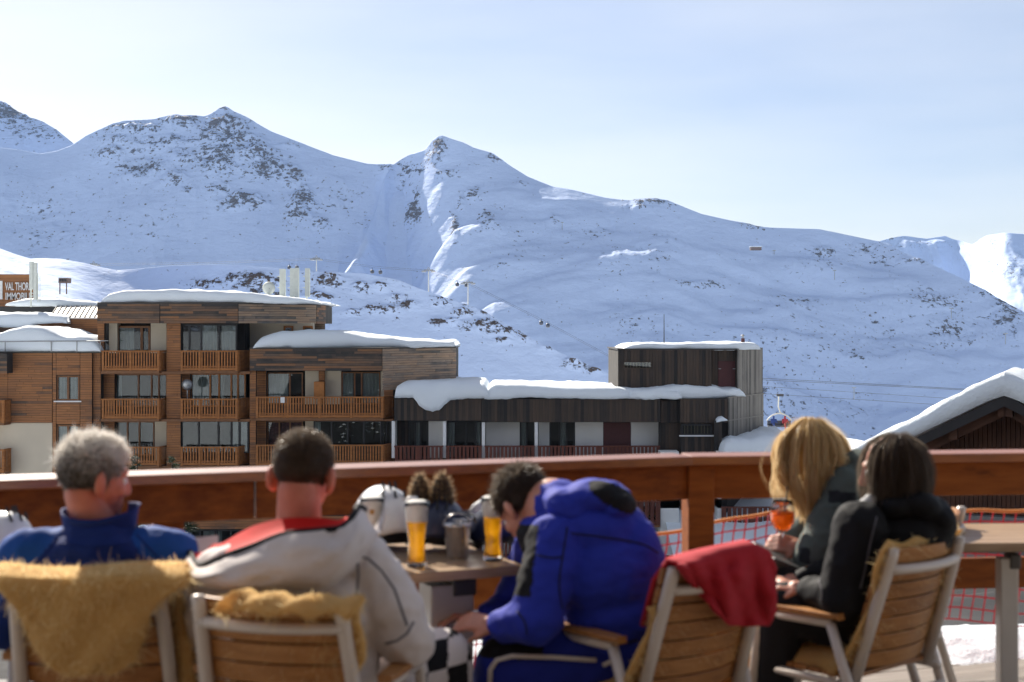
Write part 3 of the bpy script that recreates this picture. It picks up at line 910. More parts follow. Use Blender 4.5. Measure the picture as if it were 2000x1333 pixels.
SG = empty('sign_board', (XX(20, 92), 92, ZY(615, 92)))
tag(SG, 'brown slatted roof sign with white capital letters beside a white mast', 'sign')
for i in range(9):
    y0 = 537 + i * 7.2
    MB().box(XX(-75, 92), XX(66, 92), 92, 92.08, ZY(y0 + 6.6, 92), ZY(y0, 92), tint=0.3 + 0.4 * random.random()).build('slat', 'clad_brown', SG)
MB().box(XX(-75, 92), XX(66, 92), 92.09, 92.3, ZY(603, 92), ZY(536, 92)).build('backing', 'window_wood', SG)
pbox(SG, 'emblem', -60, 4.5, 549, 585, 91.93, 0.06, 'white_paint')
def text_mesh(txt, name, mat, parent, loc, width, height, rot=(R(90), 0, 0), depth=0.02):
    cu = bpy.data.curves.new(name, 'FONT')
    cu.body = txt
    cu.extrude = depth
    cu.offset = 0.012
    tmp = bpy.data.objects.new(name, cu)
    col.objects.link(tmp)
    dg = bpy.context.evaluated_depsgraph_get()
    me = bpy.data.meshes.new_from_object(tmp.evaluated_get(dg))
    bpy.data.objects.remove(tmp)
    bb = np.array([v.co for v in me.vertices])
    lo, hi = bb.min(0), bb.max(0)
    S = Matrix.Diagonal((width / (hi[0] - lo[0]), height / (hi[1] - lo[1]), 1, 1)) @ Matrix.Translation((-lo[0], -lo[1], 0))
    me.transform(Matrix.Translation(loc) @ Euler(rot).to_matrix().to_4x4() @ S)
    me.materials.clear()
    return link(name, me, mat, parent)
text_mesh('VAL THORENS', 'lettering', 'white_paint', SG, P(10, 567.5, 91.95), XX(73, 92) - XX(10, 92), ZY(552, 92) - ZY(567.5, 92))
text_mesh('IMMOBILIER', 'lettering', 'white_paint', SG, P(11, 586, 91.95), XX(72, 92) - XX(11, 92), ZY(572, 92) - ZY(586, 92))
mm = MB().box(XX(57, 86), XX(64, 86), 86, 86.25, ZY(565, 86), ZY(511, 86)).box(XX(64.5, 86), XX(71, 86), 86.02, 86.25, ZY(586, 86), ZY(513, 86))
mm.tube([P(60.5, 600, 86.4), P(60.5, 512, 86.4)], 0.05, 8).tube([P(74, 590, 86.3), P(74, 534, 86.3)], 0.03, 6).tube([P(78, 590, 86.3), P(78, 540, 86.3)], 0.02, 6)
tag(mm.build('antenna_mast', 'antenna_white', bevel=0.02), 'white boxy antenna mast standing in front of the lettered sign', 'antenna')
for i, (x, y0, y1, w) in enumerate(((549.5, 525, 587, 5.5), (569.5, 524, 588, 5), (578, 523, 590, 3.5), (598.5, 524, 588, 4.5))):
    a = MB().box(XX(x - w, 80), XX(x + w, 80), 80.3, 80.6, ZY(y1 - (8 if i else 0), 80), ZY(y0, 80))
    a.tube([P(x + w * 0.2, y1 + 6, 80.7), P(x + w * 0.2, y0 + 4, 80.7)], 0.05, 8)
    for q in (0.25, 0.6):
        a.tube([P(x - w - 2, y0 + (y1 - y0) * q, 80.65), P(x + w + 2, y0 + (y1 - y0) * q, 80.65)], 0.025, 6)
    tag(a.build('panel_antenna', 'antenna_white', bevel=0.02), ('broad white panel antenna standing next to the round roof dish', 'white panel antenna in the middle of the roof cluster', 'narrow pole like antenna in the middle of the roof cluster', 'white panel antenna farthest from the round roof dish')[i], 'antenna', 'panel antennas on the penthouse roof')
dd = MB().lathe([(0.02, 0.10), (0.18, 0.09), (0.36, 0.0), (0.34, -0.015), (0.02, 0.07)], c=P(525, 563, 79.6), M=Matrix.Rotation(R(95), 3, 'X'), seg=24)
dd.tube([P(525, 592, 79.75), P(525, 563, 79.7)], 0.04, 8).tube([P(525, 563, 79.6), P(528, 567, 79.2)], 0.02, 6)
tag(dd.build('satellite_dish', 'antenna_white', smooth=True), 'round white satellite dish on the snowy roof beside panel antennas', 'satellite dish')

# ------------------------------------------------------------------ the dark plank building
B_ = empty('plank_building', (XX(1200, 77), 77, GROUND_A))
tag(B_, 'long dark plank clad building with white loggias and a square roof tower', 'building')
DBf, DBw = 75.5, 77.2
def bplank(x0, x1, y0, y1, d, mat='planks_dark', **kw):
    return pclad(B_, x0, x1, y0, y1, d, mat, vertical=True, size=kw.pop('size', 0.17), **kw)
bplank(770, 940, 779, 822, DBf); bplank(940.5, 1290, 780, 825, DBf)
MB().box(XX(770, 76), XX(1420, 76), DBw + 0.25, DBw + 9, GROUND_A, ZY(780, 76)).build('wall', 'interior', B_)
MB().box(XX(768, DBf), XX(1294, DBf), DBf - 0.12, DBf + 9, ZY(779, DBf) + 0.05, ZY(777.4, DBf) + 0.05).build('roof_edge', 'metal_trim', B_)
snow_loft(B_, 'roof_snow', DBf, 8.5, [(772, 756), (790, 746), (850, 745), (925, 747), (945, 749), (955, 764)], [(772, 776), (808, 777), (820, 792), (830, 800), (845, 805), (858, 803), (868, 790), (880, 779), (955, 778)], over=0.4, seed=31, n=120)
snow_loft(B_, 'roof_snow', DBf - 0.02, 8.5, [(946, 770), (953, 757), (965, 750), (1020, 751), (1100, 755), (1180, 757), (1290, 760), (1330, 762)], [(946, 778), (1330, 779.5)], over=0.25, seed=33, n=120)
# loggias: white walls, posts, windows
for y, dy in ((823, 0), (917, 1), (1010, 2)):
    yb = y + 72
    bplank(771, 797, y, yb, DBw)
    window(B_, 797.5, 836, y, yb, DBw - 0.1, [0, .35, .62, 1], 'dark_frame', [(0.3, 0.62)])
    pbox(B_, 'wall_panel', 837, 866, y, yb, DBw - 0.2, 0.4, 'white_render')
    window(B_, 873, 941, y, yb, DBw - 0.6, [0, .55, .82, 1], 'dark_frame', [(0.02, 0.22), (0.84, 0.98)], deep=0.6)
    pbox(B_, 'wall_panel', 949, 1015, y, yb, DBw - 0.2, 0.4, 'white_render')
    window(B_, 1015.5, 1046, y, yb, DBw - 0.1, [0, .45, 1], 'dark_frame', [(0.08, 0.4)])
    pbox(B_, 'wall_panel', 1052, 1073, y, yb, DBw - 0.2, 0.4, 'white_render')
    window(B_, 1073.5, 1123, y, yb, DBw - 0.1, [0, .38, .68, 1], 'dark_frame', [(0.42, 0.66)])
    pbox(B_, 'wall_panel', 1123.5, 1178, y, yb, DBw - 0.2, 0.4, 'white_render')
    pbox(B_, 'shutter_door', 1178.5, 1232, y + 3, yb, DBw - 0.2, 0.2, 'maroon_paint')
    pbox(B_, 'wall_panel', 1232.5, 1286, y, yb, DBw - 0.2, 0.4, 'white_render')
    for x in (768, 868, 944, 1047.5):
        pbox(B_, 'column', x - 3, x + 3, y, yb, DBf + 0.1, 1.6, 'white_paint')
    for a, b in ((771, 864.5), (871.5, 940.5), (947.5, 1044), (1051, 1288)):
        balcony(B_, [(a, DBf - 0.05), (b, DBf - 0.05)], y + 48, y + 84, bays=2, mat='redbrown_slats', pitch=0.2, slat=0.14, floor_d=DBw)
    if dy:
        bplank(770, 1289.5, y - 9, y, DBf + 0.05)
# right hand block and chamfered grey side
bplank(1290.5, 1328, 783, 826, DBf + 0.3); bplank(1328.5, 1421, 780, 826, DBf - 0.3)
bplank(1287, 1330, 826.5, 900, DBf + 0.5)
bplank(1330.5, 1395, 826.5, 900, DBf - 0.1)
window(B_, 1331, 1391, 829, 850, DBf - 0.2, [0, 1], 'dark_frame', [(0.03, 0.97)], cmat='blind_wood', deep=0.2, sill='white_paint')
bplank(1395.5, 1410, 822, 900, DBf - 0.6)
snow_loft(B_, 'roof_snow', DBf - 0.75, 0.9, [(1399, 821), (1404, 816), (1412, 815), (1421, 821)], [(1399, 824), (1421, 823)], over=0.06, seed=35, n=30)
zt, zb = ZY(682, 75), GROUND_A
clad(B_, pl(1421.5, 75.2), pl(1490, 80.0), ZY(900, 75.2), ZY(777, 75.2), 'planks_grey', vertical=True, size=0.2)
clad(B_, pl(1439, 76.35), pl(1488.5, 80.0), ZY(777, 75.2) + 0.003, ZY(684, 76.35), 'planks_grey', vertical=True, size=0.2)
MB().prism([tuple(pl(1330, 75.6)), tuple(pl(1420, 75.4)), tuple(pl(1488, 80.1)), (XX(1488, 80.1), 85), (XX(1330, 76), 85)], GROUND_A, ZY(779, 75.4)).build('wall', 'interior', B_)
for yy in (777, 822):
    a, b = pl(1421, 75.15), pl(1490.5, 79.95)
    M, L = frame_M(a, b)
    MB().box(0, L, -0.05, 0.0, ZY(yy, 75.2) - 0.03, ZY(yy, 75.2) + 0.03, M=M).build('trim_strip', 'planks_grey', B_)
# tower
bplank(1207, 1390, 684, 790, 76.2)
bplank(1390.5, 1402, 684, 790, 76.7); bplank(1437.5, 1440, 684, 790, 76.5); bplank(1402.5, 1437, 684, 705, 76.7)
dr = pbox(B_, 'tower_door', 1402.5, 1437, 705.5, 765, 76.75, 0.1, 'maroon_paint', bevel=0.01)
for x in (1406, 1434):
    o = pbox(B_, 'hinge', x - 2.5, x + 2.5, 720, 721.5, 76.70, 0.05, 'steel_grey')
    o.parent = dr
window(B_, 1218, 1272, 707, 720, 76.1, [0, 1], 'planks_dark', [(0.02, 0.98)], cmat='blind_wood', deep=0.2, fw=0.03)
MB().prism([tuple(pl(1207, 76.4)), tuple(pl(1439, 76.9)), tuple(pl(1487, 80.2)), (XX(1487, 80.2), 84), (XX(1207, 76.4), 84)], ZY(790, 76), ZY(684, 76.2) - 0.02).build('wall', 'interior', B_)
MB().prism([tuple(pl(1206, 76.1)), tuple(pl(1440, 76.2)), tuple(pl(1490, 79.9)), (XX(1490, 80), 84.2), (XX(1206, 76.1), 84.2)], ZY(684, 76.2) + 0.003, ZY(682, 76.2) + 0.02).build('roof_edge', 'metal_trim', B_)
snow_loft(B_, 'roof_snow', 76.5, 7.0, [(1216, 681), (1228, 675), (1270, 671), (1330, 672), (1400, 670), (1450, 669), (1475, 671), (1485, 678)], [(1216, 683), (1485, 683)], over=0.1, seed=37)
snow_loft(B_, 'roof_snow', DBf - 0.35, 1.6, [(1230, 762), (1290, 757), (1340, 752), (1385, 756), (1400, 753), (1412, 758), (1430, 759), (1450, 758), (1463, 770)], [(1230, 779), (1330, 779.5), (1400, 779), (1463, 775)], over=0.12, seed=39, rough=0.06, rot=1.2)
ch = MB().tube([P(1451, 684, 77.5), P(1451, 661, 77.5)], 0.1, 12)
chm = ch.build('chimney', 'maroon_paint', B_, smooth=False)
MB().tube([P(1451, 660.6, 77.5), P(1451, 655.5, 77.5)], 0.06, 10).lathe([(0.13, 0), (0.03, 0.06)], c=P(1451, 655.8, 77.5), seg=12).build('cowl', 'steel_grey', chm)
MB().tube([P(1297, 680, 79), P(1297, 614, 79)], [0.035, 0.015], 6).build('aerial', 'cable_steel', B_)
# annex on the right with its own snowy roof and lower loggias
pbox(B_, 'wall', 1287, 1530, 893, 1085, DBw + 0.2, 6, 'interior')
for y in (893, 985):
    pbox(B_, 'column', 1290, 1326, y - 10, y + 100, DBf - 1.5, 1.2, 'white_render')
    pbox(B_, 'column', 1402, 1409, y - 10, y + 100, DBf - 1.4, 1.2, 'white_render')
    window(B_, 1375, 1401, y - 8, y + 24, DBw - 0.1, [0, 1], 'dark_frame', deep=0.1)
    window(B_, 1410, 1530, y - 8, y + 12, DBw - 0.1, [0, .3, .6, 1], 'dark_frame', [(0.3, 0.4), (.62, .9)], deep=0.1)
    balcony(B_, [(1409.5, DBf - 1.5), (1530, DBf - 1.5)], y + 5, y + 46, bays=2, mat='redbrown_slats', pitch=0.26, slat=0.19, floor_d=DBw)
    balcony(B_, [(1226, DBf - 1.55), (1289.5, DBf - 1.55)], y - 6, y + 40, bays=1, mat='redbrown_slats', pitch=0.26, slat=0.19, floor_d=DBw)
    window(B_, 1410, 1530, y + 55, y + 78, DBw - 0.15, [0, .25, .5, .75, 1], 'dark_frame', deep=0.1)
snow_loft(B_, 'roof_snow', DBf - 2.2, 7.0, [(1411, 885), (1416, 868), (1430, 861), (1470, 858), (1500, 856), (1560, 852)], [(1411, 893), (1560, 893)], over=0.2, seed=43, rough=0.10)

# ------------------------------------------------------------------ chalet on the right
C_ = empty('chalet', (XX(1962, 28), 28, -2.4))
tag(C_, 'dark brown chalet gable with thick snow on its pitched roof', 'chalet')
rx, rz = XX(1962, 28), ZY(778, 28)
sl = math.tan(R(27.5))
half = 3.0
gw = MB()
gx0, gx1 = rx - half + 0.9, rx + half - 0.9
gz = lambda x: rz - abs(x - rx) * sl - 0.35
n = 46
for i in range(n):
    a, b = gx0 + (gx1 - gx0) * i / n, gx0 + (gx1 - gx0) * (i + 1) / n
    gw.add([(a + .006, 29.2, -3.2), (b - .006, 29.2, -3.2), (b - .006, 29.2, gz(b)), (a + .006, 29.2, gz(a)), (a + .006, 29.25, -3.2), (b - .006, 29.25, -3.2), (b - .006, 29.25, gz(b)), (a + .006, 29.25, gz(a))],
           [(0, 1, 2, 3), (4, 7, 6, 5), (0, 4, 5, 1), (1, 5, 6, 2), (2, 6, 7, 3), (3, 7, 4, 0)], tint=random.random())
gw.build('wall_planks', 'chalet_wood', C_, kind='stuff')
MB().add([(gx0, 29.26, -3.2), (gx1, 29.26, -3.2), (gx1, 29.26, gz(gx1)), (rx, 29.26, gz(rx)), (gx0, 29.26, gz(gx0)), (gx0, 39, -3.2), (gx1, 39, -3.2), (gx1, 39, gz(gx1)), (rx, 39, gz(rx)), (gx0, 39, gz(gx0))],
         [(0, 1, 2, 3, 4), (9, 8, 7, 6, 5), (0, 5, 6, 1), (1, 6, 7, 2), (2, 7, 8, 3), (3, 8, 9, 4), (4, 9, 5, 0)]).build('wall', 'chalet_wood', C_)
for s in (-1, 1):
    ex = rx + s * half
    ez = rz - half * sl
    def slab(y0, y1, o0, o1):
        vs = []
        for y in (y0, y1):
            vs += [(rx, y, rz + o0), (ex, y, ez + o0), (ex, y, ez + o1), (rx, y, rz + o1)]
        return vs, [(0, 1, 2, 3), (7, 6, 5, 4), (0, 4, 5, 1), (1, 5, 6, 2), (2, 6, 7, 3), (3, 7, 4, 0)]
    MB().add(*slab(28.05, 39.5, -0.10, 0.0)).build('roof', 'chalet_wood', C_)
    MB().add(*slab(27.96, 28.04, -0.16, 0.06)).build('bargeboard', 'chalet_edge', C_)
    MB().add(*slab(28.3, 28.42, -0.36, -0.105)).build('rafter', 'chalet_wood', C_)
    for k in (0.02, 0.33, 0.66, 0.95):
        px_, pz_ = rx + s * half * k, rz - half * k * sl
        MB().box(px_ - 0.08, px_ + 0.08, 28.1, 29.4, pz_ - 0.34, pz_ - 0.12).build('purlin', 'chalet_wood', C_)
    rows = []
    for i in range(60):
        q = i / 59
        row = []
        for j, (yy, hh) in enumerate([(28.12, 0.02), (27.93, 0.03), (27.87, 0.16), (27.90, 0.32), (28.0, 0.42), (28.4, 0.46)] + [(28.4 + 11 * m / 7, 0.46) for m in range(1, 8)] + [(39.5, 0.0)]):
            x = rx + s * (half + 0.25) * q
            e = 1 - max(0, (q - 0.93) / 0.07) ** 2 * 0.8
            base = rz - (x - rx) * s * sl + 0.065 - 0.05 * max(0, 1 - q * 8) ** 2
            hx = hh * e * (1.0 - 0.12 * q)
            nn = 0.10 * float(fbm(x * 0.9, yy * 1.0, 0, 4, 51)) * (hh > 0.1)
            row.append((x, yy + nn * 0.4, base + hx * 1.05 + nn))
        rows.append(row)
    MB().grid(rows, flip=(s > 0)).build('roof_snow', 'chalet_snow', C_, smooth=True)
# low dark fence wall at the chalet foot is the chalet's own plinth
MB().box(gx0 - 0.3, gx1 + 0.3, 28.9, 29.18, -3.2, -2.3).build('plinth', 'concrete', C_)
C_.rotation_euler = (0, 0, R(-25))
# snowbank beyond the tower, between building and chalet
rows = []
for i in range(90):
    X = 8 + 44 * i / 89
    row = []
    for j in range(24):
        q = j / 23
        Y = 62 + 60 * q
        top = ZY(float(np.interp(1000 + X * F / 90, [1300, 1480, 1600, 1680, 1760, 1900, 2200], [872, 862, 846, 852, 855, 850, 845])), 90)
        z = -12 + (top + 12) * math.sin(min(1, q / 0.47) * math.pi / 2) ** 1.2 - 0.0 if q < 0.47 else top - (q - 0.47) * 34
        row.append((X, Y, z + 0.45 * float(fbm(X * 0.16, Y * 0.13, 0, 4, 61))))
    rows.append(row)
tag(MB().grid(rows).build('snowbank', 'ground_snow', smooth=True), kind='structure')

# ------------------------------------------------------------------ lifts and huts on the slopes
plain('gondola_dark', (0.045, 0.05, 0.07), 0.35)
plain('pylon_grey', (0.55, 0.56, 0.55), 0.5, 0.2)
plain('hut_wood', (0.14, 0.09, 0.07), 0.8, var=0.3)
def pylon(px, ytop, ybot, d, w, label):
    mb = MB().tube([P(px, ybot, d), P(px, ytop, d)], [0.42 * d / 800, 0.26 * d / 800], 8)
    p = P(px, ytop, d)
    W = w * d / F
    o = mb.build('pylon', 'pylon_grey')
    tag(o, label, 'pylon', 'lift pylons')
    c = MB().box(p.x - W, p.x + W, d - 0.5, d + 0.5, p.z - 0.5 * d / 800, p.z + 0.35 * d / 800)
    for s in (-1, 1):
        c.box(p.x + s * W - 1.1, p.x + s * W + 1.1, d - 2.5, d + 2.5, p.z - 1.1 * d / 800, p.z - 0.3 * d / 800)
    c.tube([p + Vector((-W * 0.4, 0, 0)), p + Vector((0, 0, 1.6 * d / 800)), p + Vector((W * 0.4, 0, 0))], 0.2, 6)
    c.build('crossarm', 'steel_grey', o)
    return o
pylon(618, 505, 545, 760, 7, 'white lift pylon above the panel antennas on the hill crest')
pylon(837, 528, 580, 760, 9, 'white lift pylon standing midway along the rocky hill crest')
pylon(914, 552, 606, 720, 10, 'white lift pylon where the rocky hill crest drops away')
pylon(183, 516, 540, 800, 7, 'small lift pylon beyond the sunlit snow above the hut')
def gondola(px, py, d, s=1.0):
    c = P(px, py, d)
    mb = MB()
    prof = [(0.5, -1.1), (0.95, -0.9), (1.1, -0.2), (1.05, 0.5), (0.7, 0.95), (0.1, 1.05)]
    mb.lathe([(r * s, z * s) for r, z in prof], c=c, seg=10)
    o = mb.build('gondola_cabin', 'gondola_dark', smooth=True)
    MB().tube([c + Vector((0, 0, 1.0 * s)), c + Vector((0, 0, 2.2 * s))], 0.12 * s, 6).build('hanger', 'cable_steel', o)
    return o
for (x, y, d, lb) in ((565, 523, 760, 'dark gondola cabin over the hill crest, right behind the panel antennas'), (580, 523, 760, 'dark gondola cabin over the hill crest, between the antennas and the tall pylon'),
                      (727, 531, 760, 'dark gondola cabin midway between pylons, the one nearer the antennas'), (743, 532, 760, 'dark gondola cabin midway between pylons, the one nearer the rocky crest pylon'),
                      (893, 556, 740, 'dark gondola cabin just before the last pylon of the crest'), (911, 557, 740, 'dark gondola cabin right beneath the crossarm of the last pylon'),
                      (1057, 631, 700, 'dark gondola cabin over the shaded valley, the higher of two'), (1070, 636, 700, 'dark gondola cabin over the shaded valley, the lower of two')):
    tag(gondola(x, y, d, 0.95), lb, 'gondola', 'gondola cabins')
for dy in (0, 3):
    pts = [P(183, 516 + dy, 800), P(400, 513 + dy, 780), P(618, 505 + dy, 760), P(735, 521 + dy, 760), P(837, 528 + dy, 760), P(914, 552 + dy, 720), P(1062, 626 + dy, 700), P(1200, 700 + dy, 690)]
    tag(MB().tube(pts, 0.05, 5).build('gondola_cable', 'cable_steel'), ('upper' if dy == 0 else 'lower') + ' thin gondola cable strung between the white pylons', 'cable', 'gondola cables')
ht = MB().box(XX(114, 420), XX(133, 420), 420, 423, ZY(553, 420), ZY(543.5, 420))
hto = ht.build('hut', 'hut_wood')
tag(hto, 'tiny wooden lift hut on the sunlit snow slope right of the mast', 'hut')
MB().box(XX(113, 420), XX(134, 420), 419.5, 423.5, ZY(543.4, 420), ZY(541.5, 420)).build('roof', 'roof_snow', hto)
for x in (116, 121, 126):
    MB().box(XX(x, 419.9), XX(x + 3.4, 419.9), 419.85, 419.95, ZY(550, 420), ZY(545.5, 420)).build('window', 'dark_frame', hto)
for x in (117, 130):
    MB().tube([P(x, 553, 421), P(x, 575, 421)], 0.2, 6).build('stilt', 'hut_wood', hto)
ht = MB().box(XX(1463, 2000), XX(1484, 2000), 1985, 1995, ZY(490, 2000), ZY(484, 2000)).build('mountain_hut', 'hut_wood')
tag(ht, 'dark hut high on the shaded mountain slope', 'hut')
MB().prism([(XX(1462, 2000), 1984), (XX(1485, 2000), 1984), (XX(1485, 2000), 1996), (XX(1462, 2000), 1996)], ZY(484, 2000), ZY(483, 2000)).build('roof', 'roof_snow', ht)
for q_, (x, y0, y1, d, w) in enumerate(((1630, 528, 541, 2150, 3), (1512, 489, 499, 2200, 3), (1858, 602, 617, 2050, 3.5), (1964, 651, 667, 1900, 4), (1668, 757, 774, 1750, 4), (1098, 434, 446, 2150, 2.5), (1220, 480, 492, 2150, 2.5))):
    pm = MB().tube([P(x, y1 + 6, d), P(x, y0, d)], 0.5, 6).box(XX(x - w, d), XX(x + w, d), d - 0.6, d + 0.6, ZY(y0 + 1.6, d), ZY(y0, d))
    tag(pm.build('pylon', 'steel_grey'), 'tiny lift pylon on the shaded mountain ' + ('above the chalet ridge and right of the hut', 'just beside the dark mountain hut', 'among scattered rocks far right of the tower', 'low on the slope directly above the chalet gable', 'beside the lift cables near the chalet roof', 'below the pointed rocky peak', 'below the small flat topped outcrop')[q_], 'pylon', 'far drag lift pylons')
# chairlift right of the tower
for i, (ya, yb, xb, d, r) in enumerate(((739, 760, 1880, 150, 0.022), (742, 762, 1880, 152, 0.022), (755, 777, 1830, 146, 0.014), (769, 788, 1790, 148, 0.016))):
    pts = []
    for k in range(13):
        q = k / 12
        x = 1440 + (2060 - 1440) * q
        y = ya + (yb - ya) * (x - 1490) / (xb - 1490) + 2.0 * (q - 0.5) ** 2
        pts.append(P(x, y, d))
    tag(MB().tube(pts, r, 6).build('lift_cable', 'cable_steel'), ('topmost dark lift cable', 'second dark lift cable from the top', 'third thinner lift cable from the top', 'lowest lift cable, the one carrying the chair,')[i] + ' between tower and chalet roof', 'cable', 'chairlift cables')
CL = empty('chairlift_chair', P(1522, 834, 147))
tag(CL, 'chairlift chair with two small riders hanging right of the plank tower', 'chairlift')
plain('lift_cream', (0.66, 0.64, 0.56), 0.5)
plain('rider_blue', (0.03, 0.06, 0.22), 0.8); plain('rider_red', (0.35, 0.03, 0.04), 0.8)
MB().tube([P(1521, 770, 147), P(1520, 795, 147), P(1524, 806, 147), P(1530, 809, 147)], 0.07, 8).build('hanger', 'lift_cream', CL)
MB().box(XX(1517, 147), XX(1530, 147), 146.8, 147.2, ZY(774.5, 147), ZY(770, 147)).build('grip', 'cable_steel', CL)
arc = [P(1498 + 48 * (i / 16), 832 - 24 * math.sin(math.pi * (0.06 + 0.88 * i / 16)) ** 0.5, 147) for i in range(17)]
MB().tube(arc, 0.07, 8).build('bail', 'lift_cream', CL)
MB().box(XX(1499, 147), XX(1545, 147), 146.5, 147.1, ZY(834, 147), ZY(831, 147)).build('seat', 'gondola_dark', CL)
MB().box(XX(1499, 147), XX(1545, 147), 147.1, 147.2, ZY(831, 147), ZY(822, 147)).build('backrest', 'gondola_dark', CL)

# ------------------------------------------------------------------ unseen timber front added behind the camera to cut fill light on the sitters
RS = empty('light_blocker', (0, -8, 0))
tag(RS, 'unseen dark timber front added behind the terrace to block fill light', 'building')
clad(RS, Vector((15, -3.6)), Vector((-15, -3.6)), -0.1, 6.5, 'planks_dark', size=0.2)
MB().box(-15, 15, -13, -3.62, -3, 6.5).build('wall', 'interior', RS)
MB().box(-15.6, 15.6, -13.5, -2.4, 6.55, 6.8).build('roof', 'chalet_wood', RS)
MB().box(-15.6, 15.6, -13.5, -2.5, 6.81, 7.3).build('roof_snow', 'roof_snow', RS, bevel=0.15)
for x in (-9, -3, 3, 9):
    w = MB().box(x - 1.6, x + 1.6, -3.57, -3.50, 0.0, 2.5).build('window', 'window_wood', RS)
    MB().box(x - 1.5, x + 1.5, -3.49, -3.47, 0.1, 2.4).build('pane', 'dark_frame', w)

# ================================================================== the terrace
t = NT('rail_wood')
v = t.coord((1.2, 14, 14))
tn = t.attr('tint')
g = t.noise(v, 2.2, 6, 0.62)
k = t.noise(t.coord((1.5, 5, 5)), 3.5, 3, 0.5)
c = t.ramp(t.math('ADD', t.math('MULTIPLY', g, 0.75), t.math('MULTIPLY', tn, 0.25)), [(0.25, (0.12, 0.028, 0.006)), (0.55, (0.27, 0.078, 0.014)), (0.8, (0.38, 0.125, 0.024))])
t.base(t.mix(t.math('MULTIPLY', t.math('SUBTRACT', k, 0.66), 6.0, clamp=True), c, (0.07, 0.018, 0.006)), 0.65)
t.b.inputs['Specular IOR Level'].default_value = 0.2
t.bump(g, 0.25, 0.004)
MATS['rail_cap'] = MATS['rail_wood'].copy()
rb_ = MATS['rail_cap'].node_tree.nodes['Principled BSDF']
rb_.inputs['Roughness'].default_value = 0.38
rb_.inputs['Specular IOR Level'].default_value = 0.9
t = NT('teak')
v = t.coord((2.0, 22, 22))
g = t.noise(v, 2.5, 6, 0.6)
c = t.ramp(t.math('ADD', t.math('MULTIPLY', g, 0.8), t.math('MULTIPLY', t.attr('tint'), 0.2)), [(0.28, (0.24, 0.092, 0.025)), (0.55, (0.41, 0.18, 0.052)), (0.8, (0.52, 0.26, 0.09))])
t.base(c, 0.45)
t.bump(g, 0.2, 0.003)
t = NT('table_wood')
v = t.coord((2.0, 18, 18))
g = t.noise(v, 2.5, 6, 0.6)
t.base(t.ramp(g, [(0.28, (0.26, 0.16, 0.09)), (0.75, (0.50, 0.35, 0.22))]), 0.36)
t.bump(g, 0.2, 0.003)
plain('chair_frame', (0.64, 0.57, 0.51), 0.38, 0.1, var=0.05)
plain('table_steel', (0.62, 0.60, 0.57), 0.42, 0.25, var=0.06)
plain('table_bracket', (0.10, 0.10, 0.10), 0.45, 0.4)
plain('net_red', (0.72, 0.03, 0.06), 0.6)
plain('net_rope', (0.80, 0.33, 0.10), 0.7)
boards_mat('deck_wood', (0.34, 0.30, 0.26), (0.25, 0.22, 0.19), (0.15, 0.13, 0.115), 0.8, grain_scale=(0.6, 9, 9), cover=0.5)

# rail: left run from the far left to the corner post, right run on from it
RZ = ZY(890, 5.9)                                  # top of the hand rail
RC = Vector((XX(1345, 5.9), 5.9))
RL = Vector((XX(0, 4.98), 4.98)); RL = RC + (RL - RC) * 1.35
RR = Vector((XX(2000, 6.07), 6.07)); RR = RC + (RR - RC) * 1.6
RAIL = empty('wooden_railing', (RC.x, RC.y, 0))
tag(RAIL, 'red brown stained timber terrace railing with wide boards and square posts', 'railing')
for run, (A, B) in enumerate(((RL, RC), (RC, RR))):
    M, L = frame_M(A, B)
    e = 0.0
    MB().box(0, L - 0.002, -0.05, 0.14, RZ - 0.038, RZ, M=M, tint=0.4 + 0.2 * run).build('cap_board', 'rail_cap', RAIL, bevel=0.006)
    cuts = [0, L * 0.505, L] if run == 0 else [0, L]
    for a, b in zip(cuts[:-1], cuts[1:]):
        MB().box(a + 0.004, b - 0.004, -0.0, 0.035, RZ - 0.182, RZ - 0.041, M=M, tint=random.random()).build('upper_board', 'rail_wood', RAIL, bevel=0.004)
        MB().box(a + 0.004, b - 0.004, -0.0, 0.035, 0.40, 0.53, M=M, tint=random.random()).build('lower_board', 'rail_wood', RAIL, bevel=0.004)
    for x in ([L * 0.06, L * 0.42] if run == 0 else [0.05, L * 0.93]):
        MB().box(x - 0.055, x + 0.055, (0.036 if run == 0 else -0.02), (0.146 if run == 0 else 0.11), -0.3, RZ - 0.04, M=M, tint=random.random()).build('post', 'rail_wood', RAIL, bevel=0.006)

# orange-red safety net hung just beyond the rail
def rail_pt(px, off=0.3):
    """point on a line a little beyond the rail, seen in column px"""
    best = None
    for A, B in ((RL, RC), (RC, RR)):
        u = (B - A).normalized()
        n = Vector((-u.y, u.x))
        A2 = A + n * off
        k = (px - 1000) / F
        den = u.x - k * u.y
        if abs(den) < 1e-6: continue
        s = (k * A2.y - A2.x) / den
        q = A2 + u * s
        if (A == RL and s <= (RC - RL).length + 0.02) or (A == RC and s >= -0.02):
            best = q
    return best
NET = empty('safety_net', (RC.x, RC.y + 0.3, 0))
tag(NET, 'orange red mesh safety net strung behind the railing', 'net')
xs = np.linspace(870, 2120, 96)
ytop = np.interp(xs, [870, 940, 1270, 1400, 1510, 1690, 1870, 2000, 2120], [1180, 1160, 1046, 1022, 998, 1000, 1001, 996, 994])
rope, cols_ = [], []
for x, y in zip(xs, ytop):
    q = rail_pt(x)
    if q is None: continue
    zt = ZY(y, q.y)
    rope.append((q.x, q.y, zt))
    cols_.append((q.x, q.y, zt))
rope = [(a, b, c + 0.006 * math.sin(i * 0.5)) for i, (a, b, c) in enumerate(rope)]
MB().tube(rope, 0.008, 6).build('rope', 'net_rope', NET, smooth=True)
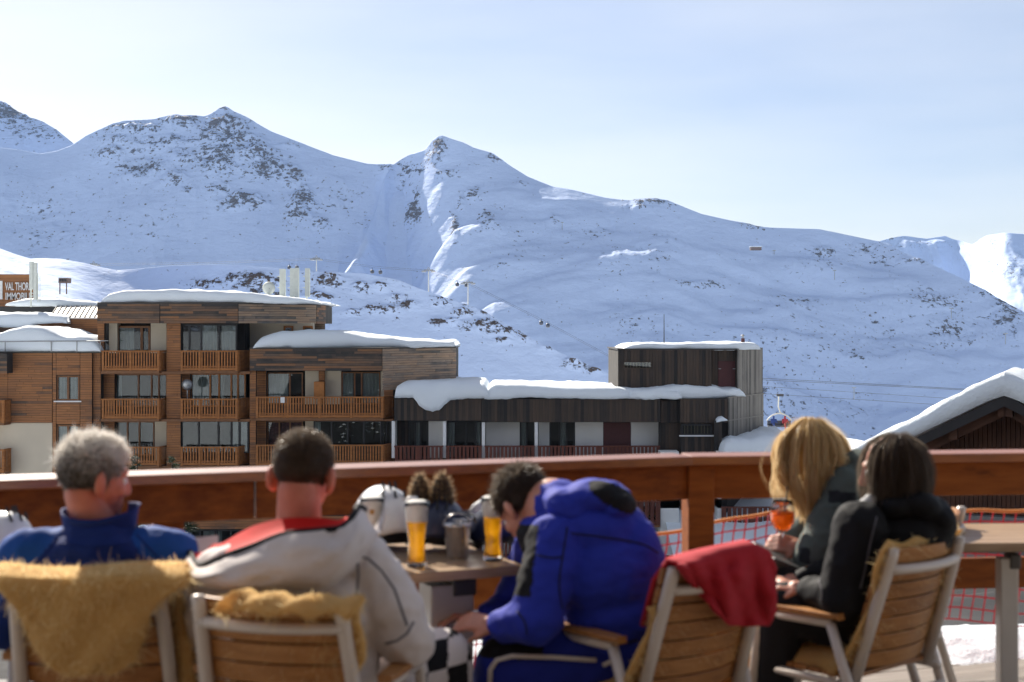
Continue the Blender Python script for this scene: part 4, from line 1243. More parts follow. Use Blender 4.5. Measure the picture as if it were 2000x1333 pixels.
# resample the rope at the mesh pitch
seg = [Vector(p) for p in rope]
acc, nodes, pitch = 0.0, [seg[0]], 0.052
for a, b in zip(seg[:-1], seg[1:]):
    l = (b - a).length
    while acc + l >= pitch:
        tq = (pitch - acc) / l
        a = a.lerp(b, tq); nodes.append(a.copy()); l = (b - a).length; acc = 0
    acc += l
nm = MB()
rowsn = 11
grid_n = []
for i, p in enumerate(nodes):
    c = []
    for j in range(rowsn):
        w = 0.012 * float(pnoise(i * 0.23, j * 0.31, 0, 91))
        c.append(p + Vector((w * 1.4 - 0.10 * 0.052 * j, 0.05 * float(pnoise(i * 0.1, j * 0.2, 3, 92)), -j * 0.052 + w - 0.006 * j * math.sin(i * 0.12))))
    grid_n.append(c)
for i in range(len(grid_n)):
    nm.tube(grid_n[i], 0.0034, 4, caps=False)
for j in range(1, rowsn):
    nm.tube([c[j] for c in grid_n], 0.0034, 4, caps=False)
nm.build('mesh', 'net_red', NET, kind='stuff')

# terrace floor: planks along the rail
fl = empty('terrace_floor', (0, 3, -0.2))
tag(fl, kind='structure')
M, L = frame_M(RL, RC)
base_me = MB().box(-4.5, 4.5, -0.069, 0.069, -0.03, 0.0, tint=0.45).mesh('floor_plank')
base_me.materials.append(MATS['deck_wood'])
u = (RC - RL).normalized(); nrm = Vector((-u.y, u.x))
for i in range(52):
    me = base_me if i % 3 == 0 else MB().box(-4.5, 4.5, -0.069, 0.069, -0.03, 0.0, tint=0.2 + 0.6 * random.random()).mesh('floor_plank')
    if not me.materials: me.materials.append(MATS['deck_wood'])
    o = bpy.data.objects.new('floor_plank', me)
    col.objects.link(o)
    c = Vector((0.35, 6.0)) - nrm * (i * 0.145) + u * random.uniform(-0.05, 0.05)
    o.location = (c.x, c.y, -0.002 * random.random())
    o.rotation_euler = (0, 0, math.atan2(u.y, u.x))
    o.parent = fl
    o.matrix_parent_inverse = parent_matrix(fl).inverted()
MB().box(-6, 6, -4, 6.35, -3.0, -0.06).build('substructure', 'concrete', fl)
# heaped snow along the terrace edge beyond the net
rows = []
for i in range(110):
    X = -1.2 + 5.6 * i / 109
    row = []
    for j in range(30):
        q = j / 29
        Y = 6.05 + 0.12 * X + 1.15 * q + (0.0 if X > 0.7 else 0.25 * (0.7 - X) * -0.2)
        h = 0.13 * math.sin(math.pi * min(1, q * 1.25)) ** 0.8 * float(sstep(-0.9, 0.7, X)) * (0.75 + 0.5 * float(pnoise(X * 0.9, 4, 0, 95)))
        row.append((X, Y, -0.055 + h + 0.035 * float(fbm(X * 4, Y * 4, 0, 4, 96)) * (h > 0.01)))
    rows.append(row)
tag(MB().grid(rows).build('snow_heap', 'mound_snow', smooth=True), kind='structure')

# ------------------------------------------------------------------ chairs
def make_chair(loc, yaw, label):
    """white tubular armchair with bent teak slats; built facing +y"""
    c = empty('armchair', (loc[0], loc[1], 0), R(yaw))
    tag(c, label, 'chair', 'white framed teak armchairs on the terrace')
    yb = lambda z: -0.205 - (z - 0.42) * 0.31
    for s in (-1, 1):
        MB().tube([(s * 0.205, yb(0.40), 0.40), (s * 0.20, yb(0.6), 0.6), (s * 0.19, yb(0.80), 0.80), (s * 0.19, yb(0.825), 0.828), (s * 0.19, yb(0.825) , 0.832)], [0.019, 0.019, 0.019, 0.017, 0.008], 12).build('back_post', 'chair_frame', c, smooth=True, keep=False)
        MB().tube([(s * 0.262, 0.20, 0.0), (s * 0.256, 0.13, 0.56), (s * 0.255, 0.115, 0.583)], 0.0165, 10).build('front_leg', 'chair_frame', c, smooth=True, keep=False)
        MB().tube([(s * 0.255, 0.12, 0.582), (s * 0.255, -0.15, 0.585)], 0.0165, 10).build('arm_tube', 'chair_frame', c, smooth=True, keep=False)
        MB().tube([(s * 0.255, -0.145, 0.583), (s * 0.245, -0.22, 0.36), (s * 0.25, -0.33, 0.0)], 0.0165, 10).build('rear_leg', 'chair_frame', c, smooth=True, keep=False)
        arm = []
        for i in range(13):
            y = -0.185 + 0.34 * i / 12
            w = 0.027 * math.sqrt(max(0.02, 1 - abs((i - 6) / 6.4) ** 6))
            arm.append([(s * 0.255 - w, y, 0.600), (s * 0.255 + w, y, 0.600), (s * 0.255 + w, y, 0.616), (s * 0.255 - w, y, 0.616)])
        mb = MB().grid(arm, close_u=True)
        mb.f += [(0, 1, 2, 3), (51, 50, 49, 48)]; mb.mi += [0, 0]; mb.tint += [0.4, 0.4]
        mb.build('armrest', 'teak', c, keep=False, bevel=0.003)
        MB().tube([(s * 0.24, 0.17, 0.40), (s * 0.235, -0.23, 0.39)], 0.014, 8).build('seat_rail', 'chair_frame', c, smooth=True, keep=False)
    arc = lambda x, z, off=0.0: (x, yb(z) - 0.045 * (1 - (x / 0.2) ** 2) + off, z)
    MB().tube([arc(-0.19 + 0.38 * i / 12, 0.762) for i in range(13)], 0.0155, 10).build('back_bar', 'chair_frame', c, smooth=True, keep=False)
    MB().tube([(-0.24, 0.165, 0.395), (0.24, 0.165, 0.395)], 0.014, 8).build('front_bar', 'chair_frame', c, smooth=True, keep=False)
    MB().tube([(-0.245, -0.235, 0.33), (0.245, -0.235, 0.33)], 0.014, 8).build('rear_bar', 'chair_frame', c, smooth=True, keep=False)
    for k in range(7):
        z0 = 0.435 + k * 0.0565
        z1 = z0 + 0.0515
        rr = []
        for i in range(15):
            x = -0.205 + 0.41 * i / 14
            rr.append([arc(x, z0, 0.022), arc(x, z1, 0.022), arc(x, z1, 0.040), arc(x, z0, 0.040)])
        mb = MB().grid(rr, close_u=True)
        mb.f += [(3, 2, 1, 0), (56, 57, 58, 59)]; mb.mi += [0, 0]; mb.tint += [0.5, 0.5]
        tq = random.random()
        mb.tint = [tq] * len(mb.f)
        mb.build('back_slat', 'teak', c, keep=False, bevel=0.003)
    for k in range(7):
        y0 = -0.20 + k * 0.056
        MB().box(-0.225, 0.225, y0, y0 + 0.05, 0.408, 0.424, tint=random.random()).build('seat_slat', 'teak', c, keep=False, bevel=0.003)
    return c
CH = {}
def chair_at(key, mid, yaw, label):
    """mid: plan position of the top of the back"""
    f = Vector((-math.sin(R(yaw)), math.cos(R(yaw))))
    o = Vector(mid) + f * 0.335
    CH[key] = make_chair(o, yaw, label)
    return o
cA = chair_at('A', (XX(168, 3.74), 3.74), 0, 'teak armchair under the grey haired man in the blue jacket')
cB = chair_at('B', (XX(523, 3.545), 3.545), -13, 'teak armchair under the man in the white jacket')
cC = chair_at('C', (0.61, 4.13), 38, 'teak armchair with a red fleece hung over its back')
cE = chair_at('E', (1.313, 4.48), 42, 'teak armchair under the dark haired woman in the black jacket')
cD = chair_at('D', (1.62, 5.22), 62, 'teak armchair under the blonde woman, mostly hidden')

# ------------------------------------------------------------------ strands (hair, fleece)
def strand_mesh(name, roots, dirs, length, width, bend, seg=3, tint=None, jitter=0.25, nrm=None, flat=0.4):
    """ribbons growing from roots; length may be an array; bend is added progressively"""
    n = len(roots)
    roots, dirs = np.asarray(roots, float), np.asarray(dirs, float)
    dirs = dirs + rng.normal(0, jitter, (n, 3))
    dirs /= np.linalg.norm(dirs, axis=1)[:, None] + 1e-9
    length = np.broadcast_to(np.asarray(length, float), (n,)) * rng.uniform(0.65, 1.25, n)
    ref = rng.normal(0, 1, (n, 3))
    if nrm is not None:
        ref = np.asarray(nrm) + flat * ref
    side = np.cross(dirs, ref)
    side /= np.linalg.norm(side, axis=1)[:, None] + 1e-9
    bend = np.broadcast_to(np.asarray(bend, float), (n, 3))
    V = np.zeros((n, seg + 1, 2, 3))
    for k in range(seg + 1):
        q = k / seg
        c = roots + (dirs * q + bend * q * q) * length[:, None]
        w = width * (1 - 0.85 * q)
        V[:, k, 0] = c - side * w / 2
        V[:, k, 1] = c + side * w / 2
    base = (np.arange(n) * (seg + 1) * 2)[:, None]
    faces = []
    for k in range(seg):
        a = base + 2 * k
        faces.append(np.concatenate([a, a + 1, a + 3, a + 2], 1))
    faces = np.stack(faces, 1).reshape(-1, 4)
    me = bpy.data.meshes.new(name)
    me.vertices.add(n * (seg + 1) * 2)
    me.vertices.foreach_set('co', V.reshape(-1).astype(np.float32))
    me.loops.add(faces.size)
    me.loops.foreach_set('vertex_index', faces.ravel().astype(np.int32))
    me.polygons.add(len(faces))
    me.polygons.foreach_set('loop_start', np.arange(0, faces.size, 4, dtype=np.int32))
    me.polygons.foreach_set('loop_total', np.full(len(faces), 4, np.int32))
    me.polygons.foreach_set('use_smooth', np.ones(len(faces), bool))
    tv = rng.random(n) if tint is None else np.asarray(tint)
    at = me.attributes.new('tint', 'FLOAT', 'FACE')
    at.data.foreach_set('value', np.repeat(tv, seg).astype(np.float32))
    me.update(calc_edges=True)
    return me

def fibre_mat(name, a, b, rough=0.35, trans=0.45, spec=0.35, warm=0.14):
    t = NT(name)
    c = t.ramp(t.attr('tint'), [(0.0, a), (1.0, b)])
    t.base(c, rough)
    t.b.inputs['Specular IOR Level'].default_value = spec
    tr = t.n('ShaderNodeBsdfTranslucent')
    t.l(t.mix(warm, c, (0.95, 0.88, 0.75)), tr.inputs['Color'])
    m = t.n('ShaderNodeMixShader')
    m.inputs[0].default_value = trans
    t.l(t.b.outputs[0], m.inputs[1]); t.l(tr.outputs[0], m.inputs[2])
    t.l(m.outputs[0], t.out.inputs['Surface'])
    return t.m
fibre_mat('fleece', (0.84, 0.58, 0.24), (1.0, 0.86, 0.52), 0.8, 0.5, 0.1)
fibre_mat('hair_grey', (0.04, 0.036, 0.033), (0.86, 0.82, 0.77), trans=0.55)  # pale end lifted to stand for the sun's rim on the crown
fibre_mat('hair_brown', (0.045, 0.026, 0.015), (0.20, 0.12, 0.065))
fibre_mat('hair_darkbrown', (0.026, 0.015, 0.009), (0.13, 0.075, 0.042))
fibre_mat('hair_blonde', (0.55, 0.36, 0.14), (0.97, 0.80, 0.48), 0.35, 0.45)
fibre_mat('ear_fur', (0.05, 0.025, 0.012), (0.62, 0.42, 0.22))  # paler strands stand for the sunlit rim of the furry ears

def surf_samples(me, n):
    """random points and normals on a mesh"""
    nf = len(me.polygons)
    area = np.zeros(nf); me.polygons.foreach_get('area', area)
    nr = np.zeros(nf * 3); me.polygons.foreach_get('normal', nr); nr = nr.reshape(-1, 3)
    co = np.zeros(len(me.vertices) * 3); me.vertices.foreach_get('co', co); co = co.reshape(-1, 3)
    idx = rng.choice(nf, n, p=area / area.sum())
    vi = np.array([list(p.vertices)[:4] if len(p.vertices) >= 4 else list(p.vertices) + [p.vertices[-1]] for p in me.polygons])
    w = rng.dirichlet((1, 1, 1, 1), n)
    pts = (co[vi[idx]] * w[:, :, None]).sum(1)
    return pts, nr[idx]

def sheepskin(rows, label, n=9000, length=0.024, thick=0.012):
    """rows of points: the hide; fleece strands stand on its outer side"""
    mb = MB().grid(rows)
    me = mb.mesh('hide', True)
    root = empty('sheepskin', rows[0][0])
    tag(root, label, 'sheepskin', 'cream sheepskins on the armchairs')
    o = link('hide', me, 'fleece', root)
    sd = o.modifiers.new('thick', 'SOLIDIFY'); sd.thickness = thick; sd.offset = 0
    n = int(n * 1.7)
    p, nn = surf_samples(me, n)
    sgn = np.where(rng.random(n) < 0.78, 1.0, -1.0)[:, None]
    f = link('fleece', strand_mesh('fleece', p, nn * sgn, length * (1 + 0.5 * pnoise(p[:, 0] * 28, p[:, 1] * 28, p[:, 2] * 28, 61)) * np.where(sgn[:, 0] > 0, 0.8, 0.4), 0.0042, rng.normal(0, 0.6, (n, 3)) + np.array((0, 0, -0.35)), 3, jitter=0.75), 'fleece', root)
    f['kind'] = 'stuff'
    return root

# A: hide thrown over the back, hanging toward the camera in a pointed apron
def back_d(y_top_d, z):         # back leans: lower is farther
    return y_top_d + (0.83 - z) * 0.31
edgeL = [(1094, -12), (1122, -12), (1150, -4), (1180, 28), (1220, 50), (1260, 66), (1300, 95), (1318, 130)]
edgeR = [(1094, 345), (1122, 371), (1150, 345), (1172, 312), (1190, 296), (1240, 282), (1290, 262), (1318, 215)]
rows = []
for i, y in enumerate(np.linspace(1108, 1316, 30)):
    L_, R_ = np.interp(y, *zip(*edgeL)), np.interp(y, *zip(*edgeR))
    row = []
    for j in range(26):
        q = j / 25
        x = L_ + (R_ - L_) * q
        yy = y + (10 * (1 - 2 * abs(q - 0.45)) if i < 3 else 0) + 4 * math.sin(q * 7)
        z = ZY(yy, 3.72)
        roll = max(0.0, 1 - i / 4.0)
        d = back_d(3.64, min(z, 0.83)) + 0.09 * roll ** 2 - 0.025 * math.sin(math.pi * q) - 0.010 * math.sin(q * 11 + i * 0.3)
        row.append(P(x, yy, d))
    rows.append(row)
pre = [[p + Vector((0, 0.10, -0.05)) for p in rows[0]], [p + Vector((0, 0.06, 0.0)) for p in rows[0]]]
sheepskin(pre + rows, 'golden sheepskin thrown over the chair back behind the blue jacket', n=17000, length=0.027)
rows = []
for y in np.linspace(1165, 1345, 18):
    a, b = np.interp(y, [1165, 1200, 1260, 1345], [338, 332, 325, 318]), np.interp(y, [1165, 1200, 1260, 1345], [352, 352, 366, 384])
    rows.append([P(a + (b - a) * j / 6, y, 3.86 + 0.02 * math.sin(j)) for j in range(7)])
sheepskin(rows, 'strip of sheepskin hanging down the side of the chair of the man in blue', n=3000)

def seat_skin(c, label, top=0.70, over=False, wide=0.235, n=9000, sway=0.0):
    """hide laid over seat and back of a chair (chair space)"""
    M = parent_matrix(CH[c])
    path = [(0.245, 0.36), (0.25, 0.41), (0.22, 0.455), (0.10, 0.462), (-0.05, 0.462), (-0.14, 0.475), (-0.185, 0.52)]
    zz = 0.58
    while zz < top:
        path.append((-0.205 - (zz - 0.42) * 0.31 + 0.045, zz)); zz += 0.05
    path.append((-0.205 - (top - 0.42) * 0.31 + 0.045, top))
    if over:
        path += [(-0.30, 0.838), (-0.335, 0.842), (-0.362, 0.826), (-0.372, 0.808)]
    rows = []
    for i, (y, z) in enumerate(path):
        row = []
        for j in range(19):
            q = -1 + 2 * j / 18
            w = wide * (1.0 + 0.10 * math.sin(i * 1.3 + (q > 0) * 2.0))
            x = q * w + sway * (z - 0.45)
            droop = max(0.0, abs(q) - 0.82) / 0.18
            bow = -0.045 * (1 - q * q) if z > 0.5 else 0
            row.append(M @ Vector((x, y + bow * 0.8 - (0.03 * droop if z > 0.5 else 0), z - (0.05 * droop ** 1.5 if z < 0.5 else 0) + 0.008 * math.sin(j * 1.1 + i))))
        rows.append(row)
    return sheepskin(rows, label, n=n)
seat_skin('B', 'sheepskin over the chair of the man in white with a fringe at the top', top=0.825, over=True, wide=0.17, n=11000, sway=0.20)
seat_skin('C', 'sheepskin on the chair with the red fleece', top=0.72, wide=0.235)
seat_skin('E', 'sheepskin on the chair of the woman in black', top=0.845, wide=0.225, n=10000)

# red fleece over the back of chair C
t = NT('red_fleece')
v = t.coord()
t.base(t.ramp(t.noise(v, 30, 4), [(0.3, (0.36, 0.006, 0.016)), (0.7, (0.42, 0.010, 0.022))]), 0.9)
t.bump(t.noise(v, 220, 3), 0.3, 0.002)
xs = np.linspace(1324, 1514, 44)
tp = np.interp(xs, [1324, 1345, 1380, 1440, 1475, 1500, 1514], [1104, 1096, 1087, 1074, 1066, 1078, 1112])
bt = np.interp(xs, [1324, 1345, 1385, 1420, 1450, 1500, 1514], [1107, 1134, 1182, 1220, 1224, 1222, 1192])
rows = []
for j in range(34):
    q = j / 33
    row = []
    for i, x in enumerate(xs):
        y = tp[i] + (bt[i] - tp[i]) * q
        dt = 4.03 + (x - 1310) / 195 * 0.23 - 0.055
        z = ZY(y, dt)
        fold = 0.020 * math.sin(x * 0.065 + q * 5.5 + 0.6 * math.sin(q * 5)) + 0.011 * math.sin(x * 0.15 - q * 6) + 0.03 * float(fbm(x * 0.012, q * 2.2, 0, 3, 99))
        d = dt + max(0, 0.83 - z) * 0.31 - 0.02 - fold * min(1, q * 3) - 0.03 * math.sin(math.pi * min(1, q * 1.1))
        row.append(P(x, y, d))
    rows.append(row)
pre = [[p + Vector((-0.09, 0.14, -0.20)) for p in rows[0]], [p + Vector((-0.06, 0.095, -0.06)) for p in rows[0]], [p + Vector((-0.025, 0.045, 0.006)) for p in rows[0]]]
rf = MB().grid(pre + rows).build('fleece_jacket', 'red_fleece', smooth=True)
sd = rf.modifiers.new('thick', 'SOLIDIFY'); sd.thickness = 0.014; sd.offset = 0
tag(rf, 'red fleece jacket hung over the back of a chair', 'jacket')

# ------------------------------------------------------------------ tables
def table(corner, yaw, length, depth, legs, label, z=0.75, lw=0.075):
    u = Vector((math.cos(R(yaw)), math.sin(R(yaw)))); w = Vector((-u.y, u.x))
    T = empty('table', (corner[0], corner[1], 0), R(yaw))
    tag(T, label, 'table', 'wood topped terrace tables')
    npl = 6
    for k in range(npl):
        y0 = depth * k / npl
        MB().box(0, length, y0 + 0.001, y0 + depth / npl - 0.001, z - 0.032, z, tint=random.random()).build('top_plank', 'table_wood', T, keep=False, bevel=0.003)
    MB().box(0.05, length - 0.05, 0.16, depth - 0.06, z - 0.060, z - 0.034).build('under_frame', 'table_bracket', T, keep=False)
    for (lx, ly) in legs:
        MB().box(lx - lw, lx + lw, ly - lw * 0.8, ly + lw * 0.8, 0.02, z - 0.076).build('leg', 'table_steel', T, keep=False, bevel=0.006)
        MB().box(lx - 0.0, lx + lw + 0.007, ly - lw * 0.8 - 0.007, ly + lw * 0.8 + 0.007, z - 0.115, z - 0.061).build('bracket', 'table_bracket', T, keep=False, bevel=0.006)
        MB().box(lx - 0.20, lx + 0.20, ly - 0.18, ly + 0.18, 0.0, 0.019).build('foot_plate', 'table_steel', T, keep=False, bevel=0.004)
    return T
u22 = Vector((math.cos(R(24)), math.sin(R(24))))
e1 = Vector((XX(1012, 4.53), 4.53))
T1 = table(e1 - u22 * 0.82, 24, 0.84, 0.60, [(0.66, 0.22), (0.18, 0.36)], 'wood topped table carrying beers and ski helmets')
T2 = table((XX(1868, 5.02), 5.0), 3, 1.3, 0.50, [(0.24, 0.16), (1.05, 0.30)], 'empty wood topped table beside the woman in black', lw=0.034)
T3 = table((-2.75, 4.15), 10, 1.24, 0.60, [(0.9, 0.25), (0.25, 0.25)], 'wood topped table beside the man in blue carrying a white helmet')

# ------------------------------------------------------------------ glasses and things on the table
t = NT('clear_glass')
t.base((0.97, 0.98, 0.98), 0.02)
t.b.inputs['Transmission Weight'].default_value = 1.0
t.b.inputs['IOR'].default_value = 1.3
t = NT('beer')
t.base((0.95, 0.50, 0.03), 0.03)
t.b.inputs['Transmission Weight'].default_value = 0.9
t.b.inputs['IOR'].default_value = 1.2
t = NT('spritz')
t.base((1.0, 0.22, 0.01), 0.04)
t.b.inputs['Transmission Weight'].default_value = 0.85
t.b.inputs['IOR'].default_value = 1.2
plain('foam', (0.86, 0.84, 0.78), 0.9, var=0.05, scale=40, bump=0.3)
plain('gold_print', (0.40, 0.20, 0.03), 0.4)
for nm, cc, f in (('beer', (1.0, 0.60, 0.03), 0.5), ('spritz', (1.0, 0.30, 0.015), 0.5)):   # cloudy drinks scatter the sun
    mt = MATS[nm]; nt_ = mt.node_tree
    tr = nt_.nodes.new('ShaderNodeBsdfTranslucent'); tr.inputs['Color'].default_value = (*cc, 1)
    mxs = nt_.nodes.new('ShaderNodeMixShader'); mxs.inputs[0].default_value = f
    nt_.links.new(nt_.nodes['Principled BSDF'].outputs[0], mxs.inputs[1]); nt_.links.new(tr.outputs[0], mxs.inputs[2])
    nt_.links.new(mxs.outputs[0], nt_.nodes['Material Output'].inputs['Surface'])
def beer_glass(px, base_y, d, label, fill=0.64, emblem=False):
    c = P(px, base_y, d); c.z = 0.751
    G = empty('beer_glass', c)
    tag(G, label, 'beer glass', 'beer glasses on the table')
    prof = [(0.030, 0.0), (0.033, 0.006), (0.031, 0.02), (0.027, 0.05), (0.0265, 0.075), (0.030, 0.11), (0.036, 0.15), (0.0395, 0.185), (0.040, 0.205)]
    inner = [(r - 0.002, z) for r, z in prof[::-1][:-2]] + [(0.0255, 0.016), (0.001, 0.014)]
    MB().lathe(prof + inner, seg=32, cap1=False).build('glass', 'clear_glass', G, smooth=True, keep=False)
    rr = lambda z: float(np.interp(z, [p[1] for p in prof], [p[0] for p in prof])) - 0.0024
    zf = 0.02 + 0.185 * fill
    MB().lathe([(rr(z), z) for z in np.linspace(0.016, zf, 12)], seg=28).build('beer', 'beer', G, smooth=True, keep=False)
    MB().lathe([(rr(z), z) for z in np.linspace(zf + 0.0005, 0.202, 7)] + [(0.025, 0.209), (0.004, 0.211)], seg=28).build('foam', 'foam', G, smooth=True, keep=False)
    if emblem:
        a0 = math.atan2(-c.y, -c.x)
        st = []
        for k in range(11):
            a = 2 * math.pi * k / 11
            st.append((0.011 if k % 2 else 0.007, a))
        pts = []
        for r, a in st:
            th = a0 + r * math.cos(a) / 0.039
            pts.append((0.0392 * math.cos(th), 0.0392 * math.sin(th), 0.163 + r * math.sin(a)))
        MB().add(pts, [tuple(range(len(pts)))]).build('emblem', 'gold_print', G, keep=False)
    return G
beer_glass(814, 1106, 4.51, 'tall beer glass standing alone near the front table edge', 0.66)
beer_glass(963, 1094, 4.63, 'tall beer glass beside the bowed head of the man in violet blue', 0.66)
beer_glass(727, 1078, 4.62, 'beer glass with a small gold emblem in front of the white helmet', 0.4, emblem=True)

t = NT('pail_steel'); t.base((0.52, 0.50, 0.50), 0.25); t.b.inputs['Metallic'].default_value = 0.9
t.bump(t.noise(t.coord((1, 1, 6)), 20, 3), 0.15, 0.002)
c = P(893, 1090, 4.68); c.z = 0.751
BK = empty('metal_pail', c); tag(BK, 'small steel pail on the table between beer and helmets', 'pail')
MB().lathe([(0.034, 0), (0.036, 0.004), (0.044, 0.105), (0.047, 0.108), (0.045, 0.111), (0.041, 0.105), (0.033, 0.008), (0.001, 0.006)], seg=30, cap1=False).build('body', 'pail_steel', BK, smooth=True, keep=False)
MB().tube([(0.046 * math.cos(a), 0.0, 0.10 + 0.045 * math.sin(a)) for a in np.linspace(0, math.pi, 14)], 0.0022, 6).build('handle', 'pail_steel', BK, smooth=True, keep=False)
MB().grid([[(-0.06 + 0.03 * i + 0.006 * math.sin(j * 2.3), -0.012 + 0.012 * j + 0.008 * math.sin(i * 1.9), 0.10 + 0.035 * abs(math.sin(i * 1.3 + j)) + 0.01 * j) for i in range(5)] for j in range(4)]).build('crumpled_film', 'clear_glass', BK, smooth=True, keep=False)

def blob(name, parts, mat, parent, voxel=0.010, smooth=6, wrinkle=0.0, wscale=9.0, region=None, seed=0, kind=None, post=None, stretch=(1, 1, 1)):
    """one continuous skin over overlapping tapered limbs and ellipsoids, in world space"""
    mb = MB()
    def sphere(c, r3, rot=None, seg=20, rings=12):
        rows = []
        for i in range(rings + 1):
            th = math.pi * i / rings
            row = []
            for j in range(seg):
                a = 2 * math.pi * j / seg
                p = Vector((math.sin(th) * math.cos(a) * r3[0], math.sin(th) * math.sin(a) * r3[1], -math.cos(th) * r3[2]))
                if rot is not None: p = rot @ p
                row.append(p + Vector(c))
            rows.append(row)
        mb.grid(rows, close_u=True)
    for p in parts:
        if p[0] == 'E':
            rot = p[3] if len(p) > 3 else None
            sphere(p[1], p[2], rot)
        else:
            _, a, b, ra, rb = p
            a, b = Vector(a), Vector(b)
            sphere(a, (ra,) * 3); sphere(b, (rb,) * 3)
            mb.tube([a, b], [ra, rb], 20)
    me = mb.mesh(name)
    tmp = bpy.data.objects.new(name, me)
    col.objects.link(tmp)
    rm = tmp.modifiers.new('remesh', 'REMESH'); rm.mode = 'VOXEL'; rm.voxel_size = voxel
    if smooth:
        sm = tmp.modifiers.new('smooth', 'SMOOTH'); sm.factor = 0.6; sm.iterations = smooth
    dg = bpy.context.evaluated_depsgraph_get()
    out = bpy.data.meshes.new_from_object(tmp.evaluated_get(dg))
    bpy.data.objects.remove(tmp)
    n = len(out.vertices)
    co = np.zeros(n * 3); out.vertices.foreach_get('co', co); co = co.reshape(-1, 3)
    nr = np.zeros(n * 3); out.vertices.foreach_get('normal', nr); nr = nr.reshape(-1, 3)
    if wrinkle:
        q = co * wscale * np.array(stretch)
        wv = 0.6 * ridged(q[:, 0], q[:, 1], q[:, 2], 3, seed) + 0.5 * fbm(q[:, 0] * 0.6, q[:, 1] * 0.6, q[:, 2] * 0.6, 3, seed + 5)
        co = co + nr * (wrinkle * (wv - 0.4))[:, None]
    if post is not None:
        co = post(co, nr)
    out.vertices.foreach_set('co', co.astype(np.float32).ravel())
    out.materials.clear()
    mats = mat if isinstance(mat, (list, tuple)) else [mat]
    for m in mats: out.materials.append(MATS[m])
    out.polygons.foreach_set('use_smooth', np.ones(len(out.polygons), bool))
    if region is not None:
        pc = np.zeros(len(out.polygons) * 3); out.polygons.foreach_get('center', pc); pc = pc.reshape(-1, 3)
        out.polygons.foreach_set('material_index', np.asarray(region(pc), np.int32))
    out.name = name
    out.update()
    o = link(name, out, None, parent)
    if kind: o['kind'] = kind
    return o

# helmets
plain('helmet_white', (0.74, 0.74, 0.75), 0.3, var=0.03)
plain('helmet_navy', (0.016, 0.022, 0.06), 0.4)
plain('pad_black', (0.010, 0.010, 0.012), 0.7)
plain('goggle_white', (0.80, 0.80, 0.80), 0.4)
def helmet(px, d, mat, label, yaw=0, s=1.0, z=0.75):
    X = XX(px, d)
    Hh = empty('ski_helmet', (X, d, z), R(yaw)); tag(Hh, label, 'helmet')
    rows = []
    for i in range(15):
        th = math.pi * 0.5 * i / 14
        row = []
        for j in range(36):
            a = 2 * math.pi * j / 36
            r = math.cos(th) ** 0.75
            low = -0.035 * (0.5 + 0.5 * math.cos(2 * a)) * (1 - i / 14)
            row.append((0.098 * s * r * math.cos(a), 0.125 * s * r * math.sin(a), s * (0.065 + low + 0.125 * math.sin(th) ** 0.95)))
        rows.append(row)
    sh = MB().grid(rows, close_u=True).build('shell', mat, Hh, smooth=True, keep=False)
    sd = sh.modifiers.new('thick', 'SOLIDIFY'); sd.thickness = 0.012; sd.offset = -1
    for sg in (-1, 1):
        MB().lathe([(0.002, -0.012), (0.036 * s, -0.010), (0.042 * s, 0.0), (0.030 * s, 0.012), (0.002, 0.014)], c=(sg * 0.078 * s, -0.005, 0.045 * s), M=Matrix.Rotation(R(90), 3, 'Y'), seg=18).build('ear_pad', 'pad_black', Hh, smooth=True, keep=False)
        MB().tube([(sg * 0.07 * s, 0.03, 0.035), (sg * 0.05 * s, 0.06, 0.012), (0, 0.075, 0.006)], 0.006, 6, flat=0.4).build('strap', 'pad_black', Hh, smooth=True, keep=False)
    for k in range(3):
        a = -0.5 + 0.5 * k
        for q in (0.55, 0.8):
            th = math.pi * 0.5 * q
            r = math.cos(th) ** 0.75
            p = Vector((0.099 * s * r * math.sin(a), -0.127 * s * r * math.cos(a), s * (0.065 + 0.126 * math.sin(th) ** 0.95)))
            p2 = p + Vector((0, 0.012, 0.022))
            MB().tube([p, p2], 0.0045, 6).build('vent', 'pad_black', Hh, keep=False)
    MB().lathe([(0.085 * s, 0.03), (0.088 * s, 0.06), (0.06 * s, 0.12), (0.002, 0.14)], seg=24, cap0=True).build('lining', 'pad_black', Hh, smooth=True, keep=False)
    return Hh
helmet(750, 4.88, 'helmet_white', 'white ski helmet on the table behind the beers', 28, 1.14)
helmet(8, 4.55, 'helmet_white', 'white ski helmet left of the man in the blue jacket', 60, 0.9)
h2 = helmet(864, 4.85, 'helmet_navy', 'navy ski helmet with two brown furry cat ears', -10, 0.92)
for (px, py, w) in ((820, 945, 21), (863, 942, 23)):
    c = P(px, py + 22, 4.83)
    me = []
    W = w * 4.83 / F
    rows = []
    for i in range(9):
        q = i / 8
        ww = W * (1 - q ** 2.2) ** 0.6 if q < 1 else 0.002
        rows.append([(c.x + ww * math.cos(a), c.y + ww * 0.45 * math.sin(a), c.z - 0.055 + 0.125 * q) for a in np.linspace(0, 2 * math.pi, 14, endpoint=False)])
    e = MB().grid(rows, close_u=True)
    eo = e.build('furry_ear', 'pad_black', h2, smooth=True)
    p, nn = surf_samples(eo.data, 1500)
    fo = link('ear_fur', strand_mesh('ear_fur', p, nn + np.array((0, 0, 0.5)), 0.016, 0.0022, (0, 0, 0.2), 2), 'ear_fur', eo); fo['kind'] = 'stuff'
    e.v = []
helmet(965, 4.88, 'helmet_navy', 'second navy helmet with white goggles behind the right beer', 30, 0.86)
gg = MB().tube([P(914, 1008, 4.78), P(928, 993, 4.77), P(944, 982, 4.78), P(962, 978, 4.80)], [0.006, 0.014, 0.014, 0.006], 10, flat=0.6)
